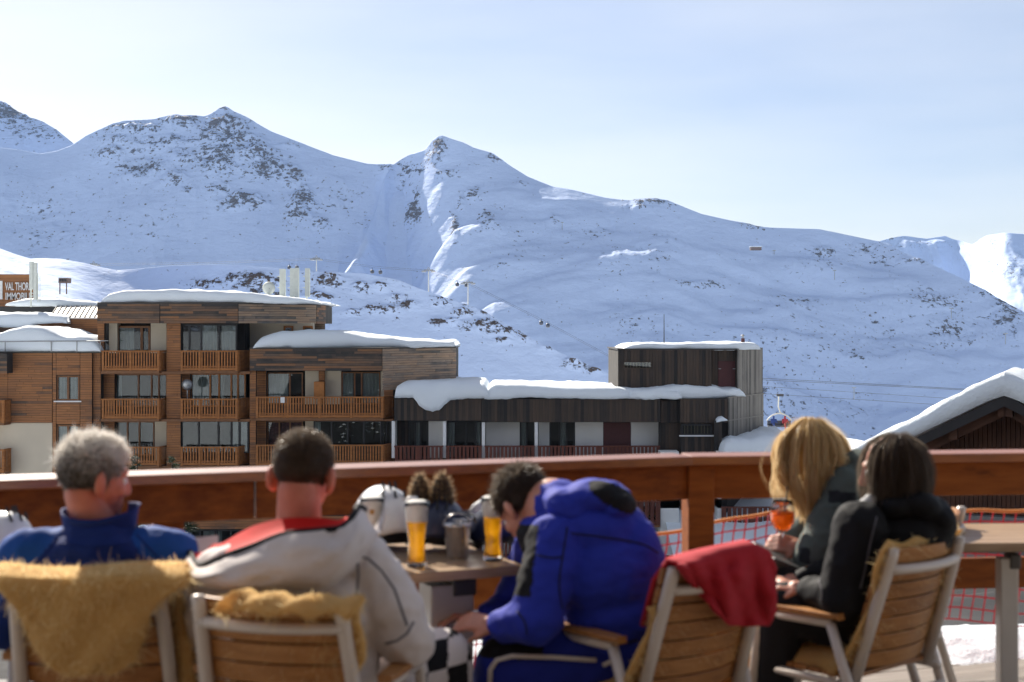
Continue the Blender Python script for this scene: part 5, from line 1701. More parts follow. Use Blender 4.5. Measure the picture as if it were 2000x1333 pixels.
tag(gg.build('ski_goggles', 'goggle_white', smooth=True), 'white framed ski goggles resting on the second navy helmet', 'goggles')
gg2 = MB().tube([P(790, 986, 4.76), P(800, 976, 4.75), P(815, 974, 4.76)], [0.006, 0.012, 0.008], 10, flat=0.6)
tag(gg2.build('ski_goggles', 'goggle_white', smooth=True), 'small white goggle frame between white helmet and cat ears', 'goggles')

# ================================================================== people
def skin_mat(name, c, c2):
    t = NT(name)
    v = t.coord()
    t.base(t.ramp(t.noise(v, 18, 4), [(0.3, c), (0.7, c2)]), 0.5)
    t.b.inputs['Subsurface Weight'].default_value = 0.35
    t.b.inputs['Subsurface Radius'].default_value = (0.02, 0.006, 0.003)
    t.b.inputs['Subsurface Scale'].default_value = 1.0
    return t.m
skin_mat('skin', (0.46, 0.20, 0.13), (0.56, 0.27, 0.19))
skin_mat('skin_ruddy', (0.50, 0.155, 0.095), (0.60, 0.22, 0.15))
def cloth(name, c, rough=0.75, var=0.10, sheen=0.15, weave=260, bump=0.12):
    t = NT(name)
    v = t.coord()
    t.base(t.ramp(t.noise(v, 7, 5), [(0.3, tuple(k * (1 - var) for k in c)), (0.7, tuple(min(1, k * (1 + var)) for k in c))]), rough)
    t.b.inputs['Sheen Weight'].default_value = sheen * 0.3
    t.b.inputs['Specular IOR Level'].default_value = 0.18
    t.bump(t.math('ADD', t.noise(v, weave, 3), t.math('MULTIPLY', t.noise(v, 22, 4), 1.5)), bump, 0.004)
    return t.m
cloth('jacket_navyblue', (0.008, 0.026, 0.16)); cloth('jacket_royal', (0.012, 0.075, 0.33))
cloth('jacket_white', (0.66, 0.60, 0.58)); cloth('jacket_black', (0.008, 0.008, 0.010), sheen=0.05); cloth('lining_red', (0.60, 0.012, 0.008), sheen=0)
cloth('jacket_violet', (0.020, 0.036, 0.36)); cloth('jacket_sage', (0.085, 0.105, 0.095)); cloth('sage_dark', (0.014, 0.016, 0.020))
cloth('trousers_dark', (0.012, 0.012, 0.015)); cloth('trousers_violet', (0.016, 0.028, 0.28)); cloth('scarf_grey', (0.50, 0.50, 0.50)); cloth('shirt_light', (0.5, 0.5, 0.52))
plain('piping_grey', (0.10, 0.095, 0.11), 0.7); plain('piping_cream', (0.62, 0.56, 0.50), 0.6)
plain('eye_white', (0.8, 0.8, 0.8), 0.2); plain('eye_iris', (0.05, 0.03, 0.02), 0.2)
plain('boot_black', (0.015, 0.015, 0.017), 0.5)

def hrot(yaw, pitch=0, roll=0):
    """head frame: +y is the face; yaw turns left, pitch bows forward"""
    return Euler((R(-pitch), R(roll), R(yaw)), 'XYZ').to_matrix()
def hrot2(yaw, pitch=0, roll=0):
    return Matrix.Rotation(R(yaw), 3, 'Z') @ Matrix.Rotation(R(-pitch), 3, 'X') @ Matrix.Rotation(R(roll), 3, 'Y')

def head_parts(c, Rm, s=1.0, neck_to=None):
    c = Vector(c)
    def q(x, y, z): return c + Rm @ (Vector((x, y, z)) * s)
    E = lambda p, r, rot=None: ('E', q(*p), tuple(k * s for k in r), Rm if rot is None else Rm @ rot)
    out = [E((0, -0.012, 0.028), (0.074, 0.092, 0.082)), E((0, 0.030, -0.030), (0.060, 0.062, 0.078)), E((0, 0.048, -0.082), (0.040, 0.042, 0.034)),
           E((0, 0.072, 0.022), (0.050, 0.022, 0.016)), E((0, 0.100, -0.036), (0.015, 0.016, 0.013)), ('C', q(0, 0.088, 0.010), q(0, 0.106, -0.032), 0.008 * s, 0.012 * s),
           E((0, 0.086, -0.066), (0.024, 0.010, 0.007)), E((0, 0.084, -0.078), (0.021, 0.010, 0.007)), E((0, 0.078, -0.106), (0.020, 0.018, 0.015)),
           E((0.040, 0.060, -0.030), (0.022, 0.024, 0.022)), E((-0.040, 0.060, -0.030), (0.022, 0.024, 0.022))]
    for sg in (-1, 1):
        out.append(E((sg * 0.081, -0.012, -0.016), (0.012, 0.020, 0.035), Matrix.Rotation(R(sg * 24), 3, 'Z')))
        out.append(E((sg * 0.075, -0.006, -0.042), (0.010, 0.012, 0.013)))
    if neck_to is not None:
        out.append(('C', q(0, -0.022, -0.05), Vector(neck_to), 0.056 * s, 0.062 * s))
    return out

def eyes(c, Rm, parent, s=1.0):
    for sg in (-1, 1):
        p = Vector(c) + Rm @ (Vector((sg * 0.031, 0.076, -0.004)) * s)
        e = MB().lathe([(0.001, -0.011), (0.008, -0.008), (0.011, 0), (0.008, 0.008), (0.001, 0.011)], c=p, seg=14).build('eye', 'eye_white', parent, smooth=True)
        p2 = Vector(c) + Rm @ (Vector((sg * 0.031, 0.0865, -0.004)) * s)
        MB().lathe([(0.001, -0.002), (0.005, 0), (0.001, 0.002)], c=p2, M=Rm @ Matrix.Rotation(R(90), 3, 'X'), seg=10).build('iris', 'eye_iris', e, smooth=True)

def hand_parts(wrist, palm_dir, up, curl=0.9, s=1.0, flip=1):
    """palm and five separate fingers with knuckle bends; curl in radians per joint"""
    w = Vector(wrist); f = Vector(palm_dir).normalized(); n = Vector(up); n = (n - f * n.dot(f)).normalized(); sd = f.cross(n) * flip
    out = [('C', w, w + f * 0.03 * s, 0.024 * s, 0.027 * s)]
    for k in range(4):
        o = (k - 1.5) * 0.0195 * s
        base = w + f * 0.085 * s + sd * o
        out.append(('C', w + f * 0.02 * s + sd * o * 0.8, base, 0.0135 * s, 0.0115 * s))
        L = (0.042, 0.047, 0.044, 0.034)[k] * s
        ang = 0.25
        p = base
        for j, (ll, r0, r1) in enumerate(((L, 0.0098, 0.0090), (L * 0.62, 0.0090, 0.0084), (L * 0.5, 0.0084, 0.0072))):
            ang += curl * (0.6 if j == 0 else 1.0)
            d = f * math.cos(ang) - n * math.sin(ang)
            p2 = p + d * ll
            out.append(('C', p, p2, r0 * s, r1 * s))
            p = p2
    b = w + f * 0.028 * s - sd * 0.028 * s
    d1 = (f * 0.65 - sd * 0.7 - n * 0.25).normalized(); d2 = (f * 0.75 - sd * 0.1 - n * 0.65).normalized()
    out += [('C', w + f * 0.012 * s, b, 0.018 * s, 0.014 * s), ('C', b, b + d1 * 0.034 * s, 0.0135 * s, 0.0105 * s), ('C', b + d1 * 0.034 * s, b + d1 * 0.034 * s + d2 * 0.03 * s, 0.0105 * s, 0.0085 * s)]
    return out

def short_hair(c, Rm, parent, mat, n=6500, length=0.022, s=1.0, nape=-0.075, rim_tint=0.0, up=0.6, swirl=0.0, messy=0.35):
    """scalp cap plus real strands over the crown, sides and nape"""
    c = Vector(c)
    pts, nrm = [], []
    while len(pts) < n:
        v = rng.normal(0, 1, 3); v /= np.linalg.norm(v)
        p = np.array((v[0] * 0.0765, v[1] * 0.0945 - 0.012, v[2] * 0.0845 + 0.028))
        x, y, z = p
        if y > 0.055 and z < 0.072: continue
        if z < 0.012 and y > 0.018: continue
        if z < -0.03 and (y > -0.03): continue
        if z < nape: continue
        pts.append(p); nrm.append(v)
    pts, nrm = np.array(pts), np.array(nrm)
    # nape hair lies on the lower back of the skull
    Rn = np.array(Rm)
    W = pts * s @ Rn.T + np.array(c)
    N = nrm @ Rn.T
    flow = np.zeros_like(N); flow[:] = np.array(Rm @ Vector((swirl, 0.25, 0.0)))
    side = sstep(0.07, -0.02, pts[:, 2])[:, None]
    D = N * (0.40 + 0.25 * (1 - side)) + flow * (1 - side) * 1.6 + np.array((0, 0, -1.0)) * side * 0.9 + np.array((0, 0, up * 0.4)) * (1 - side)
    L = length * (0.45 + 0.75 * (1 - side[:, 0]))
    tn = np.clip(rng.random(n) * 0.38 + rim_tint * (1 - side[:, 0]) ** 1.6 + rng.normal(0, 0.08, n), 0, 1)  # crown strands paler: the sunlit rim is put into their colour
    clump = messy * np.stack([pnoise(pts[:, 0] * 38 + k * 9, pts[:, 1] * 38, pts[:, 2] * 38, 70 + k) for k in range(3)], 1)
    D = D + clump
    L = L * np.where(rng.random(n) < 0.06, 1.7, 1.0) * (1 + 0.6 * messy * pnoise(pts[:, 0] * 30, pts[:, 1] * 30, pts[:, 2] * 30, 77))
    o = link('hair', strand_mesh('hair', W, D, L, 0.0021 * s, -0.35 * N, 3, tint=tn, jitter=0.34, nrm=N), mat, parent)
    o['kind'] = 'stuff'
    rows = []
    for i in range(15):
        th = math.pi * i / 14
        row = []
        for j in range(30):
            a = 2 * math.pi * j / 30
            x, y, z = math.sin(th) * math.cos(a), math.sin(th) * math.sin(a), math.cos(th)
            p = Vector((x * 0.0775, y * 0.0955 - 0.012, z * 0.0855 + 0.028))
            bad = (p.y > 0.052 and p.z < 0.07) or (p.z < 0.014 and p.y > 0.014) or (p.z < -0.026 and p.y > -0.03) or p.z < nape
            if bad: p = Vector((x * 0.068, y * 0.084 - 0.012, z * 0.075 + 0.028))
            row.append(c + Rm @ (p * s))
        rows.append(row)
    cap = MB().grid(rows, close_u=True).build('hair_base', mat, parent, smooth=True)
    return o

def pipe(name, pts, r, mat, parent, flat=None):
    return MB().tube(pts, r, 8, flat=flat).build(name, mat, parent, smooth=True)

def pers(loc, label):
    o = empty('person', (loc[0], loc[1], 0))
    tag(o, label, 'person', 'people sitting on the terrace')
    return o

def proj(pc):
    return 1000 + pc[:, 0] / pc[:, 1] * F, HOR - (pc[:, 2] - CAMH) / pc[:, 1] * F

from mathutils.bvhtree import BVHTree
def resample(pts, n):
    pts = [Vector(p) for p in pts]
    out = []
    m = len(pts)
    for i in range(n):
        q = i / (n - 1) * (m - 1)
        k = min(int(q), m - 2); f = q - k
        p0, p1, p2, p3 = pts[max(k - 1, 0)], pts[k], pts[k + 1], pts[min(k + 2, m - 1)]
        out.append(0.5 * ((2 * p1) + (p2 - p0) * f + (2 * p0 - 5 * p1 + 4 * p2 - p3) * f * f + (3 * p1 - p0 - 3 * p2 + p3) * f ** 3))
    return out
def seam(o, pxs, r, mat, parent, name='seam'):
    """stitched seam lying on a garment's surface"""
    me = o.data
    bv = BVHTree.FromPolygons([v.co for v in me.vertices], [list(p.vertices) for p in me.polygons])
    pts = []
    full = resample([Vector((x, y, 0)) for x, y in pxs], max(6, len(pxs) * 5))
    for q in full:
        e = Vector((0, 0, CAMH))
        d = (P(q.x, q.y, 4.0) - e).normalized()
        hit = bv.ray_cast(e, d)
        if hit[0] is not None:
            pts.append(hit[0] + hit[1] * r * 0.3)
    if len(pts) > 3:
        return MB().tube(pts, r, 6).build(name, mat, parent, smooth=True)

# ---- man in blue, grey hair, head turned to his right-hand neighbour
A = pers((cA.x, cA.y - 0.05), 'man with short grey hair in a blue jacket, seen from behind, head turned aside')
hc = P(184, 932, 4.0); HRA = hrot2(-52, 8, 0)
nb = Vector((-1.165, 3.985, 0.93))
body = head_parts(hc, HRA, 0.99, nb) + [('E', (-1.15, 3.97, 0.62), (0.155, 0.10, 0.17)), ('E', (-1.15, 3.965, 0.80), (0.17, 0.095, 0.14)), ('C', (-1.33, 3.96, 0.87), (-0.97, 3.96, 0.87), 0.05, 0.05),
        ('C', (-1.37, 3.97, 0.86), (-1.44, 4.04, 0.66), 0.045, 0.038), ('C', (-1.44, 4.04, 0.66), (-1.28, 4.24, 0.60), 0.036, 0.026), ('C', (-0.93, 3.97, 0.86), (-0.865, 4.03, 0.66), 0.045, 0.038), ('C', (-0.865, 4.03, 0.66), (-1.0, 4.24, 0.60), 0.036, 0.026)]
body += hand_parts((-1.28, 4.24, 0.60), (0.8, 0.5, -0.1), (0, 0, 1), 0.4) + hand_parts((-1.0, 4.24, 0.60), (-0.8, 0.5, -0.1), (0, 0, 1), 0.4, flip=-1)
blob('body', body, 'skin_ruddy', A, 0.0055, 4)
eyes(hc, HRA, A, 0.99)
short_hair(hc, HRA, A, 'hair_grey', n=9000, length=0.032, s=1.0, rim_tint=0.75, up=0.5, messy=0.9)
jk = [('E', (-1.15, 3.975, 0.60), (0.20, 0.15, 0.18)), ('E', (-1.15, 3.965, 0.76), (0.215, 0.14, 0.17)), ('E', (-1.155, 3.96, 0.865), (0.20, 0.105, 0.085)), ('C', (-1.345, 3.965, 0.872), (-0.955, 3.965, 0.872), 0.076, 0.078), ('E', (-1.155, 3.965, 0.925), (0.105, 0.085, 0.045)),
      ('C', (-1.36, 3.97, 0.862), (-1.435, 4.04, 0.66), 0.078, 0.066), ('C', (-1.435, 4.04, 0.66), (-1.29, 4.22, 0.605), 0.064, 0.046), ('C', (-0.94, 3.97, 0.862), (-0.87, 4.03, 0.66), 0.080, 0.068), ('C', (-0.87, 4.03, 0.66), (-0.99, 4.22, 0.605), 0.064, 0.046)]
def regA(pc):
    return np.where((np.abs(pc[:, 0] + 1.15) > 0.10 + 0.9 * np.clip(0.93 - pc[:, 2], 0, 0.3)) | (pc[:, 1] > 4.03), 1, 0)
def quiltA(co, nr):
    m = np.clip(1 - np.abs(co[:, 0] + 1.15) / 0.22, 0, 1) * (nr[:, 1] < 0.2)
    co = co + nr * (0.006 * np.abs(np.sin((co[:, 2]) * math.pi / 0.052)) * m)[:, None]
    return co
jo = blob('jacket', jk, ['jacket_navyblue', 'jacket_royal'], A, 0.009, 6, 0.010, 8, regA, 3, post=quiltA)
for pp in ([(112, 1045), (95, 1075), (72, 1105)], [(268, 1045), (295, 1075), (325, 1105)], [(120, 1062), (185, 1068), (255, 1062)], [(105, 1085), (185, 1092), (275, 1086)]):
    seam(jo, pp, 0.0022, 'jacket_navyblue', A)
rows = []
for i, (z, r) in enumerate(((0.915, 0.098), (0.94, 0.097), (0.97, 0.098), (1.0, 0.102), (1.012, 0.103), (1.010, 0.098), (0.98, 0.093), (0.95, 0.090))):
    row = []
    for j in range(34):
        a = R(-235) + R(290) * j / 33 - R(0)
        k = 1.0 + 0.15 * max(0, math.cos(a - R(15))) * (i / 5 if i < 5 else 1)
        row.append((-1.158 + r * k * math.cos(a), 3.985 + r * 0.86 * k * math.sin(a), z - 0.012 + 0.012 * max(0, math.cos(a - R(10))) - 0.02 * max(0, -math.sin(a)) * (i > 2)))
    rows.append(row)
MB().grid(rows).build('collar', 'jacket_navyblue', A, smooth=True)
blob('trousers', [('C', (-1.24, 4.05, 0.52), (-1.28, 4.46, 0.53), 0.095, 0.075), ('C', (-1.06, 4.05, 0.52), (-1.02, 4.46, 0.53), 0.095, 0.075), ('C', (-1.28, 4.46, 0.53), (-1.28, 4.50, 0.10), 0.07, 0.06), ('C', (-1.02, 4.46, 0.53), (-1.02, 4.50, 0.10), 0.07, 0.06), ('E', (-1.15, 4.03, 0.53), (0.18, 0.13, 0.1))], 'trousers_dark', A, 0.014, 5)
for x in (-1.28, -1.02):
    blob('boot', [('C', (x, 4.50, 0.14), (x, 4.50, 0.05), 0.065, 0.055), ('C', (x, 4.48, 0.045), (x, 4.66, 0.04), 0.045, 0.04)], 'boot_black', A, 0.012, 4)

# ---- man in white, opened collar with red lining
Bp = pers((cB.x, cB.y - 0.05), 'man with cropped brown hair in a white jacket with red lined collar, seen from behind')
hc = P(592, 925, 3.88); HRB = hrot2(-8, 14, 2)
body = head_parts(hc, HRB, 1.03, (-0.575, 3.845, 0.92)) + [('E', (-0.55, 3.84, 0.62), (0.15, 0.10, 0.17)), ('E', (-0.575, 3.84, 0.80), (0.16, 0.09, 0.13)), ('C', (-0.76, 3.85, 0.85), (-0.42, 3.84, 0.89), 0.048, 0.048),
        ('C', (-0.80, 3.86, 0.84), (-0.87, 3.95, 0.65), 0.045, 0.038), ('C', (-0.87, 3.95, 0.65), (-0.75, 4.16, 0.70), 0.036, 0.026), ('C', (-0.39, 3.84, 0.88), (-0.285, 3.84, 0.68), 0.045, 0.038), ('C', (-0.285, 3.84, 0.68), (-0.34, 4.08, 0.66), 0.036, 0.026)]
body += hand_parts((-0.75, 4.16, 0.70), (0.3, 0.9, 0.1), (0, 0, 1), 0.5) + hand_parts((-0.34, 4.08, 0.66), (-0.4, 0.85, 0.0), (0, 0, 1), 0.5, flip=-1)
blob('body', body, 'skin_ruddy', Bp, 0.0055, 4)
eyes(hc, HRB, Bp, 1.03)
short_hair(hc, HRB, Bp, 'hair_brown', n=8500, length=0.013, s=1.03, nape=-0.07, rim_tint=0.25, up=0.3)
blob('shirt', [('E', (-0.575, 3.85, 0.89), (0.15, 0.085, 0.06)), ('C', (-0.575, 3.855, 0.93), (-0.578, 3.86, 0.962), 0.074, 0.068)], 'lining_red', Bp, 0.009, 4)
jk = [('E', (-0.55, 3.845, 0.59), (0.195, 0.15, 0.17)), ('E', (-0.56, 3.835, 0.74), (0.215, 0.145, 0.15)), ('C', (-0.77, 3.85, 0.835), (-0.41, 3.84, 0.875), 0.078, 0.078), ('E', (-0.58, 3.82, 0.80), (0.22, 0.13, 0.09)),
      ('C', (-0.79, 3.86, 0.825), (-0.87, 3.95, 0.65), 0.080, 0.070), ('C', (-0.87, 3.95, 0.65), (-0.76, 4.13, 0.69), 0.066, 0.048), ('C', (-0.40, 3.835, 0.865), (-0.335, 3.83, 0.76), 0.084, 0.085), ('C', (-0.335, 3.83, 0.76), (-0.285, 3.83, 0.665), 0.085, 0.074), ('C', (-0.285, 3.83, 0.665), (-0.335, 4.05, 0.65), 0.070, 0.048)]
blob('jacket', jk, 'jacket_white', Bp, 0.009, 6, 0.012, 7, None, 13, stretch=(1, 1, 1.6))
# the collar and hood fold: red lining inside, black edge, white shell falling down the back
edge = [P(372, 1078, 3.92), P(384, 1100, 3.83), P(396, 1104, 3.78), P(440, 1085, 3.73), P(494, 1066, 3.70), P(556, 1043, 3.69), P(629, 1035, 3.69), P(668, 1029, 3.71), P(690, 1006, 3.76), P(700, 988, 3.83), P(712, 994, 3.90)]
inner = [P(405, 1060, 3.97), P(425, 1062, 3.95), P(440, 1058, 3.93), P(470, 1040, 3.86), P(505, 1024, 3.81), P(560, 1012, 3.785), P(629, 1012, 3.785), P(660, 1016, 3.80), P(672, 1012, 3.84), P(676, 1010, 3.88), P(690, 1012, 3.95)]
outer = [P(368, 1110, 3.92), P(380, 1135, 3.80), P(396, 1150, 3.74), P(440, 1163, 3.69), P(500, 1166, 3.665), P(560, 1166, 3.66), P(632, 1160, 3.665), P(690, 1120, 3.69), P(722, 1080, 3.735), P(738, 1050, 3.80), P(745, 1040, 3.88)]
ns = 50
E_, I_, O_ = resample(edge, ns), resample(inner, ns), resample(outer, ns)
lin = [[I_[i].lerp(E_[i], q) + Vector((0, 0, -0.012 * math.sin(math.pi * q))) for i in range(ns)] for q in np.linspace(0, 1, 6)]
MB().grid(lin).build('collar_lining', 'lining_red', Bp, smooth=True)
pipe('collar_edge', [p + Vector((0, -0.004, -0.002)) for p in E_], 0.0095, 'jacket_black', Bp)
sh = []
for k, q in enumerate(np.linspace(0, 1, 14)):
    row = []
    for i in range(ns):
        p = E_[i].lerp(O_[i], q)
        bul = 0.055 * math.sin(math.pi * q) ** 0.8
        fold = 0.006 * math.sin(i * 0.55 + q * 4) * q + 0.016 * float(fbm(i * 0.16 + q * 1.5, q * 3.2 - i * 0.05, 0, 3, 33)) + 0.008 * float(ridged(i * 0.1, q * 4 + i * 0.06, 0, 2, 35))
        under = 0.07 * max(0, q - 0.82) / 0.18
        row.append(p + Vector((0, -bul - fold + under, 0.0)))
    sh.append(row)
sh.append([p + Vector((0, 0.10, 0.05)) for p in sh[-1]])
MB().grid(sh).build('hood', 'jacket_white', Bp, smooth=True)
MB().grid([[P(366 + 60 * q, 1052 + 34 * k - 6 * q, 3.98 - 0.05 * k) for q in np.linspace(0, 1, 8)] for k in np.linspace(0, 1, 5)]).build('lapel', 'jacket_white', Bp, smooth=True)
pipe('sleeve_piping', [P(x, y, d) for x, y, d in ((690, 1083, 3.735), (720, 1092, 3.73), (745, 1115, 3.725), (770, 1150, 3.725), (784, 1190, 3.725), (795, 1222, 3.735))], 0.0035, 'piping_grey', Bp)
pipe('back_piping', [P(x, y, d) for x, y, d in ((697, 1085, 3.715), (700, 1120, 3.70), (697, 1160, 3.70), (695, 1190, 3.70))], 0.0035, 'piping_grey', Bp)
pipe('elbow_piping', [P(x, y, d) for x, y, d in ((752, 1258, 3.735), (775, 1252, 3.725), (795, 1238, 3.73), (808, 1215, 3.75))], 0.0035, 'piping_grey', Bp)
def regB(pc):
    x, y = proj(pc)
    ch = (np.floor((pc[:, 0] + 0.02) / 0.055) + np.floor((pc[:, 2]) / 0.075)) % 2
    return np.where((pc[:, 1] > 4.02) & (ch > 0.5), 1, 0)
blob('trousers', [('C', (-0.46, 3.92, 0.51), (-0.205, 4.22, 0.53), 0.10, 0.085), ('C', (-0.64, 3.95, 0.51), (-0.60, 4.36, 0.52), 0.10, 0.08), ('C', (-0.205, 4.22, 0.53), (-0.175, 4.22, 0.10), 0.085, 0.07), ('C', (-0.60, 4.36, 0.52), (-0.60, 4.40, 0.1), 0.075, 0.065), ('E', (-0.55, 3.92, 0.53), (0.18, 0.13, 0.1))],
     ['jacket_white', 'jacket_black'], Bp, 0.010, 5, 0.005, 10, regB, 17)
for x, y in ((-0.175, 4.22), (-0.60, 4.40)):
    blob('boot', [('C', (x, y, 0.14), (x, y, 0.05), 0.07, 0.06), ('C', (x, y - 0.02, 0.045), (x, y + 0.16, 0.04), 0.048, 0.042)], 'boot_black', Bp, 0.012, 4)

# ---- man in violet blue, bent forward over the table end
Cp = pers((cC.x, cC.y), 'man in a violet blue ski jacket bending forward with bowed head')
hc = P(1024, 986, 4.52); HRC = hrot2(38, 46, -6)
neck = Vector((0.125, 4.47, 0.945))
elb, wri = P(1048, 1208, 4.20), P(972, 1224, 4.30)
sho = P(1085, 1062, 4.30)
farsho, farelb, farwri = P(1060, 1050, 4.66), P(1000, 1190, 4.74), P(935, 1210, 4.62)
body = head_parts(hc, HRC, 1.0, neck) + [('C', neck, (0.30, 4.40, 0.72), 0.09, 0.13), ('C', (0.30, 4.40, 0.72), (0.40, 4.35, 0.56), 0.13, 0.13), ('C', sho, elb, 0.05, 0.04), ('C', elb, wri, 0.038, 0.027), ('C', farsho, farelb, 0.05, 0.04), ('C', farelb, farwri, 0.038, 0.027), ('C', sho, farsho, 0.05, 0.05)]
body += hand_parts(wri, (-0.75, 0.12, 0.12), (0.2, -0.5, 0.8), 0.55) + hand_parts(farwri, (-0.8, -0.2, 0.1), (0, 0.3, 1), 0.55, flip=-1)
blob('body', body, 'skin', Cp, 0.0055, 4)
eyes(hc, HRC, Cp)
short_hair(hc, HRC, Cp, 'hair_darkbrown', n=7500, length=0.030, messy=0.6, s=1.02, rim_tint=0.2, up=0.45, nape=-0.07)
jk = [('E', P(1155, 1035, 4.40), (0.185, 0.16, 0.115)), ('E', P(1185, 1120, 4.36), (0.185, 0.165, 0.15)), ('E', P(1205, 1205, 4.35), (0.165, 0.15, 0.13)), ('E', P(1245, 1110, 4.36), (0.085, 0.13, 0.16)), ('E', P(1195, 1255, 4.36), (0.15, 0.14, 0.10)),
      ('E', P(1080, 1045, 4.46), (0.11, 0.13, 0.10)), ('C', sho, elb, 0.092, 0.080), ('C', elb, P(985, 1222, 4.29), 0.078, 0.052), ('C', farsho, farelb, 0.085, 0.075), ('C', farelb, farwri + Vector((0.04, 0.02, 0)), 0.07, 0.05)]
def regC(pc):
    x, y = proj(pc)
    black = ((x < 1052 - 0.12 * (y - 1030)) & (y > 1025) & (y < 1165) & (pc[:, 1] < 4.6) & (x > 960))
    return np.where(black, 1, 0)
jo = blob('jacket', jk, ['jacket_violet', 'jacket_black'], Cp, 0.0085, 7, 0.011, 6.5, regC, 23, stretch=(1.0, 1.0, 1.7))
for pp in ([(1108, 1030), (1100, 1080), (1092, 1140), (1098, 1190)], [(1115, 1042), (1180, 1050), (1250, 1062), (1285, 1080)], [(1120, 1240), (1180, 1262), (1245, 1250)], [(1050, 1085), (1075, 1090), (1098, 1088)], [(1010, 1195), (1025, 1215), (1030, 1240)]):
    seam(jo, pp, 0.0026, 'trousers_dark', Cp)
def regH(pc):
    x, y = proj(pc)
    return np.where((((x - 1206) / 56) ** 2 + ((y - 970 - 0.45 * (x - 1200)) / 24) ** 2 < 1) & (x > 1150), 1, 0)
blob('hood', [('E', P(1110, 992, 4.36), (0.085, 0.10, 0.055), Matrix.Rotation(R(24), 3, 'Y')), ('E', P(1160, 970, 4.36), (0.10, 0.10, 0.05), Matrix.Rotation(R(-4), 3, 'Y')), ('E', P(1205, 990, 4.35), (0.055, 0.095, 0.062), Matrix.Rotation(R(40), 3, 'Y')), ('C', P(1092, 992, 4.45), P(1066, 1000, 4.50), 0.092, 0.082), ('C', P(1066, 1004, 4.50), P(1042, 1032, 4.50), 0.078, 0.055)],
     ['jacket_violet', 'jacket_black'], Cp, 0.0085, 6, 0.009, 9, regH, 29, stretch=(1, 1, 2))
blob('trousers', [('C', (0.36, 4.33, 0.53), P(985, 1300, 4.34), 0.115, 0.092), ('C', (0.34, 4.48, 0.53), (-0.02, 4.70, 0.54), 0.105, 0.085), ('C', P(985, 1300, 4.34), (-0.09, 4.36, 0.12), 0.09, 0.075), ('C', (-0.02, 4.70, 0.54), (-0.05, 4.74, 0.12), 0.08, 0.07), ('E', (0.38, 4.37, 0.54), (0.14, 0.15, 0.11))],
     ['trousers_violet', 'jacket_black'], Cp, 0.010, 6, 0.008, 8, lambda pc: np.where((pc[:, 0] < 0.09) & (pc[:, 2] > 0.515) & (pc[:, 1] < 4.62), 1, 0), 31)
pipe('trouser_piping', [P(x, y, d) for x, y, d in ((956, 1345, 4.26), (958, 1308, 4.25), (970, 1290, 4.245), (1000, 1282, 4.24), (1080, 1284, 4.225), (1165, 1290, 4.215))], 0.0075, 'piping_cream', Cp)
pipe('zip_pull', [P(1178, 1300, 4.19), P(1205, 1287, 4.185)], 0.007, 'piping_cream', Cp)
for x, y in ((-0.09, 4.36), (-0.05, 4.74)):
    blob('boot', [('C', (x, y, 0.14), (x, y, 0.05), 0.07, 0.06), ('C', (x + 0.02, y, 0.045), (x - 0.16, y, 0.04), 0.048, 0.042)], 'boot_black', Cp, 0.012, 4)

# ---- long hair: strands along drawn locks
def locks(name, guides, mat, parent, per=160, spread=0.018, width=0.0026, taper=True):
    """guides: lists of world points; each lock is a bundle of fine ribbons round its guide"""
    V, Fc, tn = [], [], []
    seg = 13
    for gi, gd in enumerate(guides):
        pts = np.array([tuple(p) for p in resample(gd, seg)])
        for k in range(per):
            off = rng.normal(0, 1, 3) * spread * 0.55
            wob = rng.normal(0, 0.0035, 3); ph = rng.random() * 6
            t0 = rng.random() * 0.25 if rng.random() < 0.25 else 0.0
            t1 = 1.0 - 0.22 * rng.random() ** 2
            qs = np.linspace(t0, t1, seg)
            cc = np.stack([np.interp(qs, np.linspace(0, 1, seg), pts[:, a]) for a in range(3)], 1)
            fan = (0.45 + 0.75 * qs)[:, None]
            cc = cc + off * fan + wob * np.sin(qs * 7 + ph)[:, None]
            sd = rng.normal(0, 1, 3); sd /= np.linalg.norm(sd)
            w = width * (1 - 0.6 * qs)[:, None] * 0.5
            b = len(V)
            for a, c_ in zip(cc - sd * w, cc + sd * w):
                V.append(a); V.append(c_)
            for j in range(seg - 1):
                Fc.append((b + 2 * j, b + 2 * j + 1, b + 2 * j + 3, b + 2 * j + 2))
            tn += [min(1, max(0, rng.normal(0.45 + 0.2 * math.sin(gi * 2.1), 0.25)))] * (seg - 1)
    me = bpy.data.meshes.new(name)
    me.from_pydata([tuple(v) for v in V], [], Fc)
    at = me.attributes.new('tint', 'FLOAT', 'FACE'); at.data.foreach_set('value', tn)
    me.polygons.foreach_set('use_smooth', [True] * len(Fc))
    o = link(name, me, mat, parent)
    o['kind'] = 'stuff'
    return o

# ---- blonde woman in a sage jacket holding an orange drink
Dp = pers((cD.x - 0.25, cD.y), 'woman with long blonde hair in a grey green jacket holding an orange drink')
hc = P(1572, 893, 5.2); HRD = hrot2(72, 30, 0)
neckD = Vector((1.20, 5.22, 0.90))
shoD, elbD = P(1652, 955, 5.08), P(1592, 1088, 4.98)
GL = P(1528, 1040, 5.02)                    # bottom of the bowl
wriD = P(1566, 1072, 5.03)
body = head_parts(hc, HRD, 0.96, neckD) + [('C', neckD, (1.27, 5.22, 0.70), 0.075, 0.10), ('C', (1.27, 5.22, 0.70), (1.33, 5.22, 0.55), 0.11, 0.12), ('C', shoD, elbD, 0.042, 0.034), ('C', elbD, wriD, 0.032, 0.023), ('C', shoD, (1.24, 5.38, 0.86), 0.045, 0.045), ('C', (1.24, 5.38, 0.86), (1.06, 5.44, 0.66), 0.042, 0.034), ('C', (1.06, 5.44, 0.66), (0.93, 5.30, 0.62), 0.032, 0.023)]
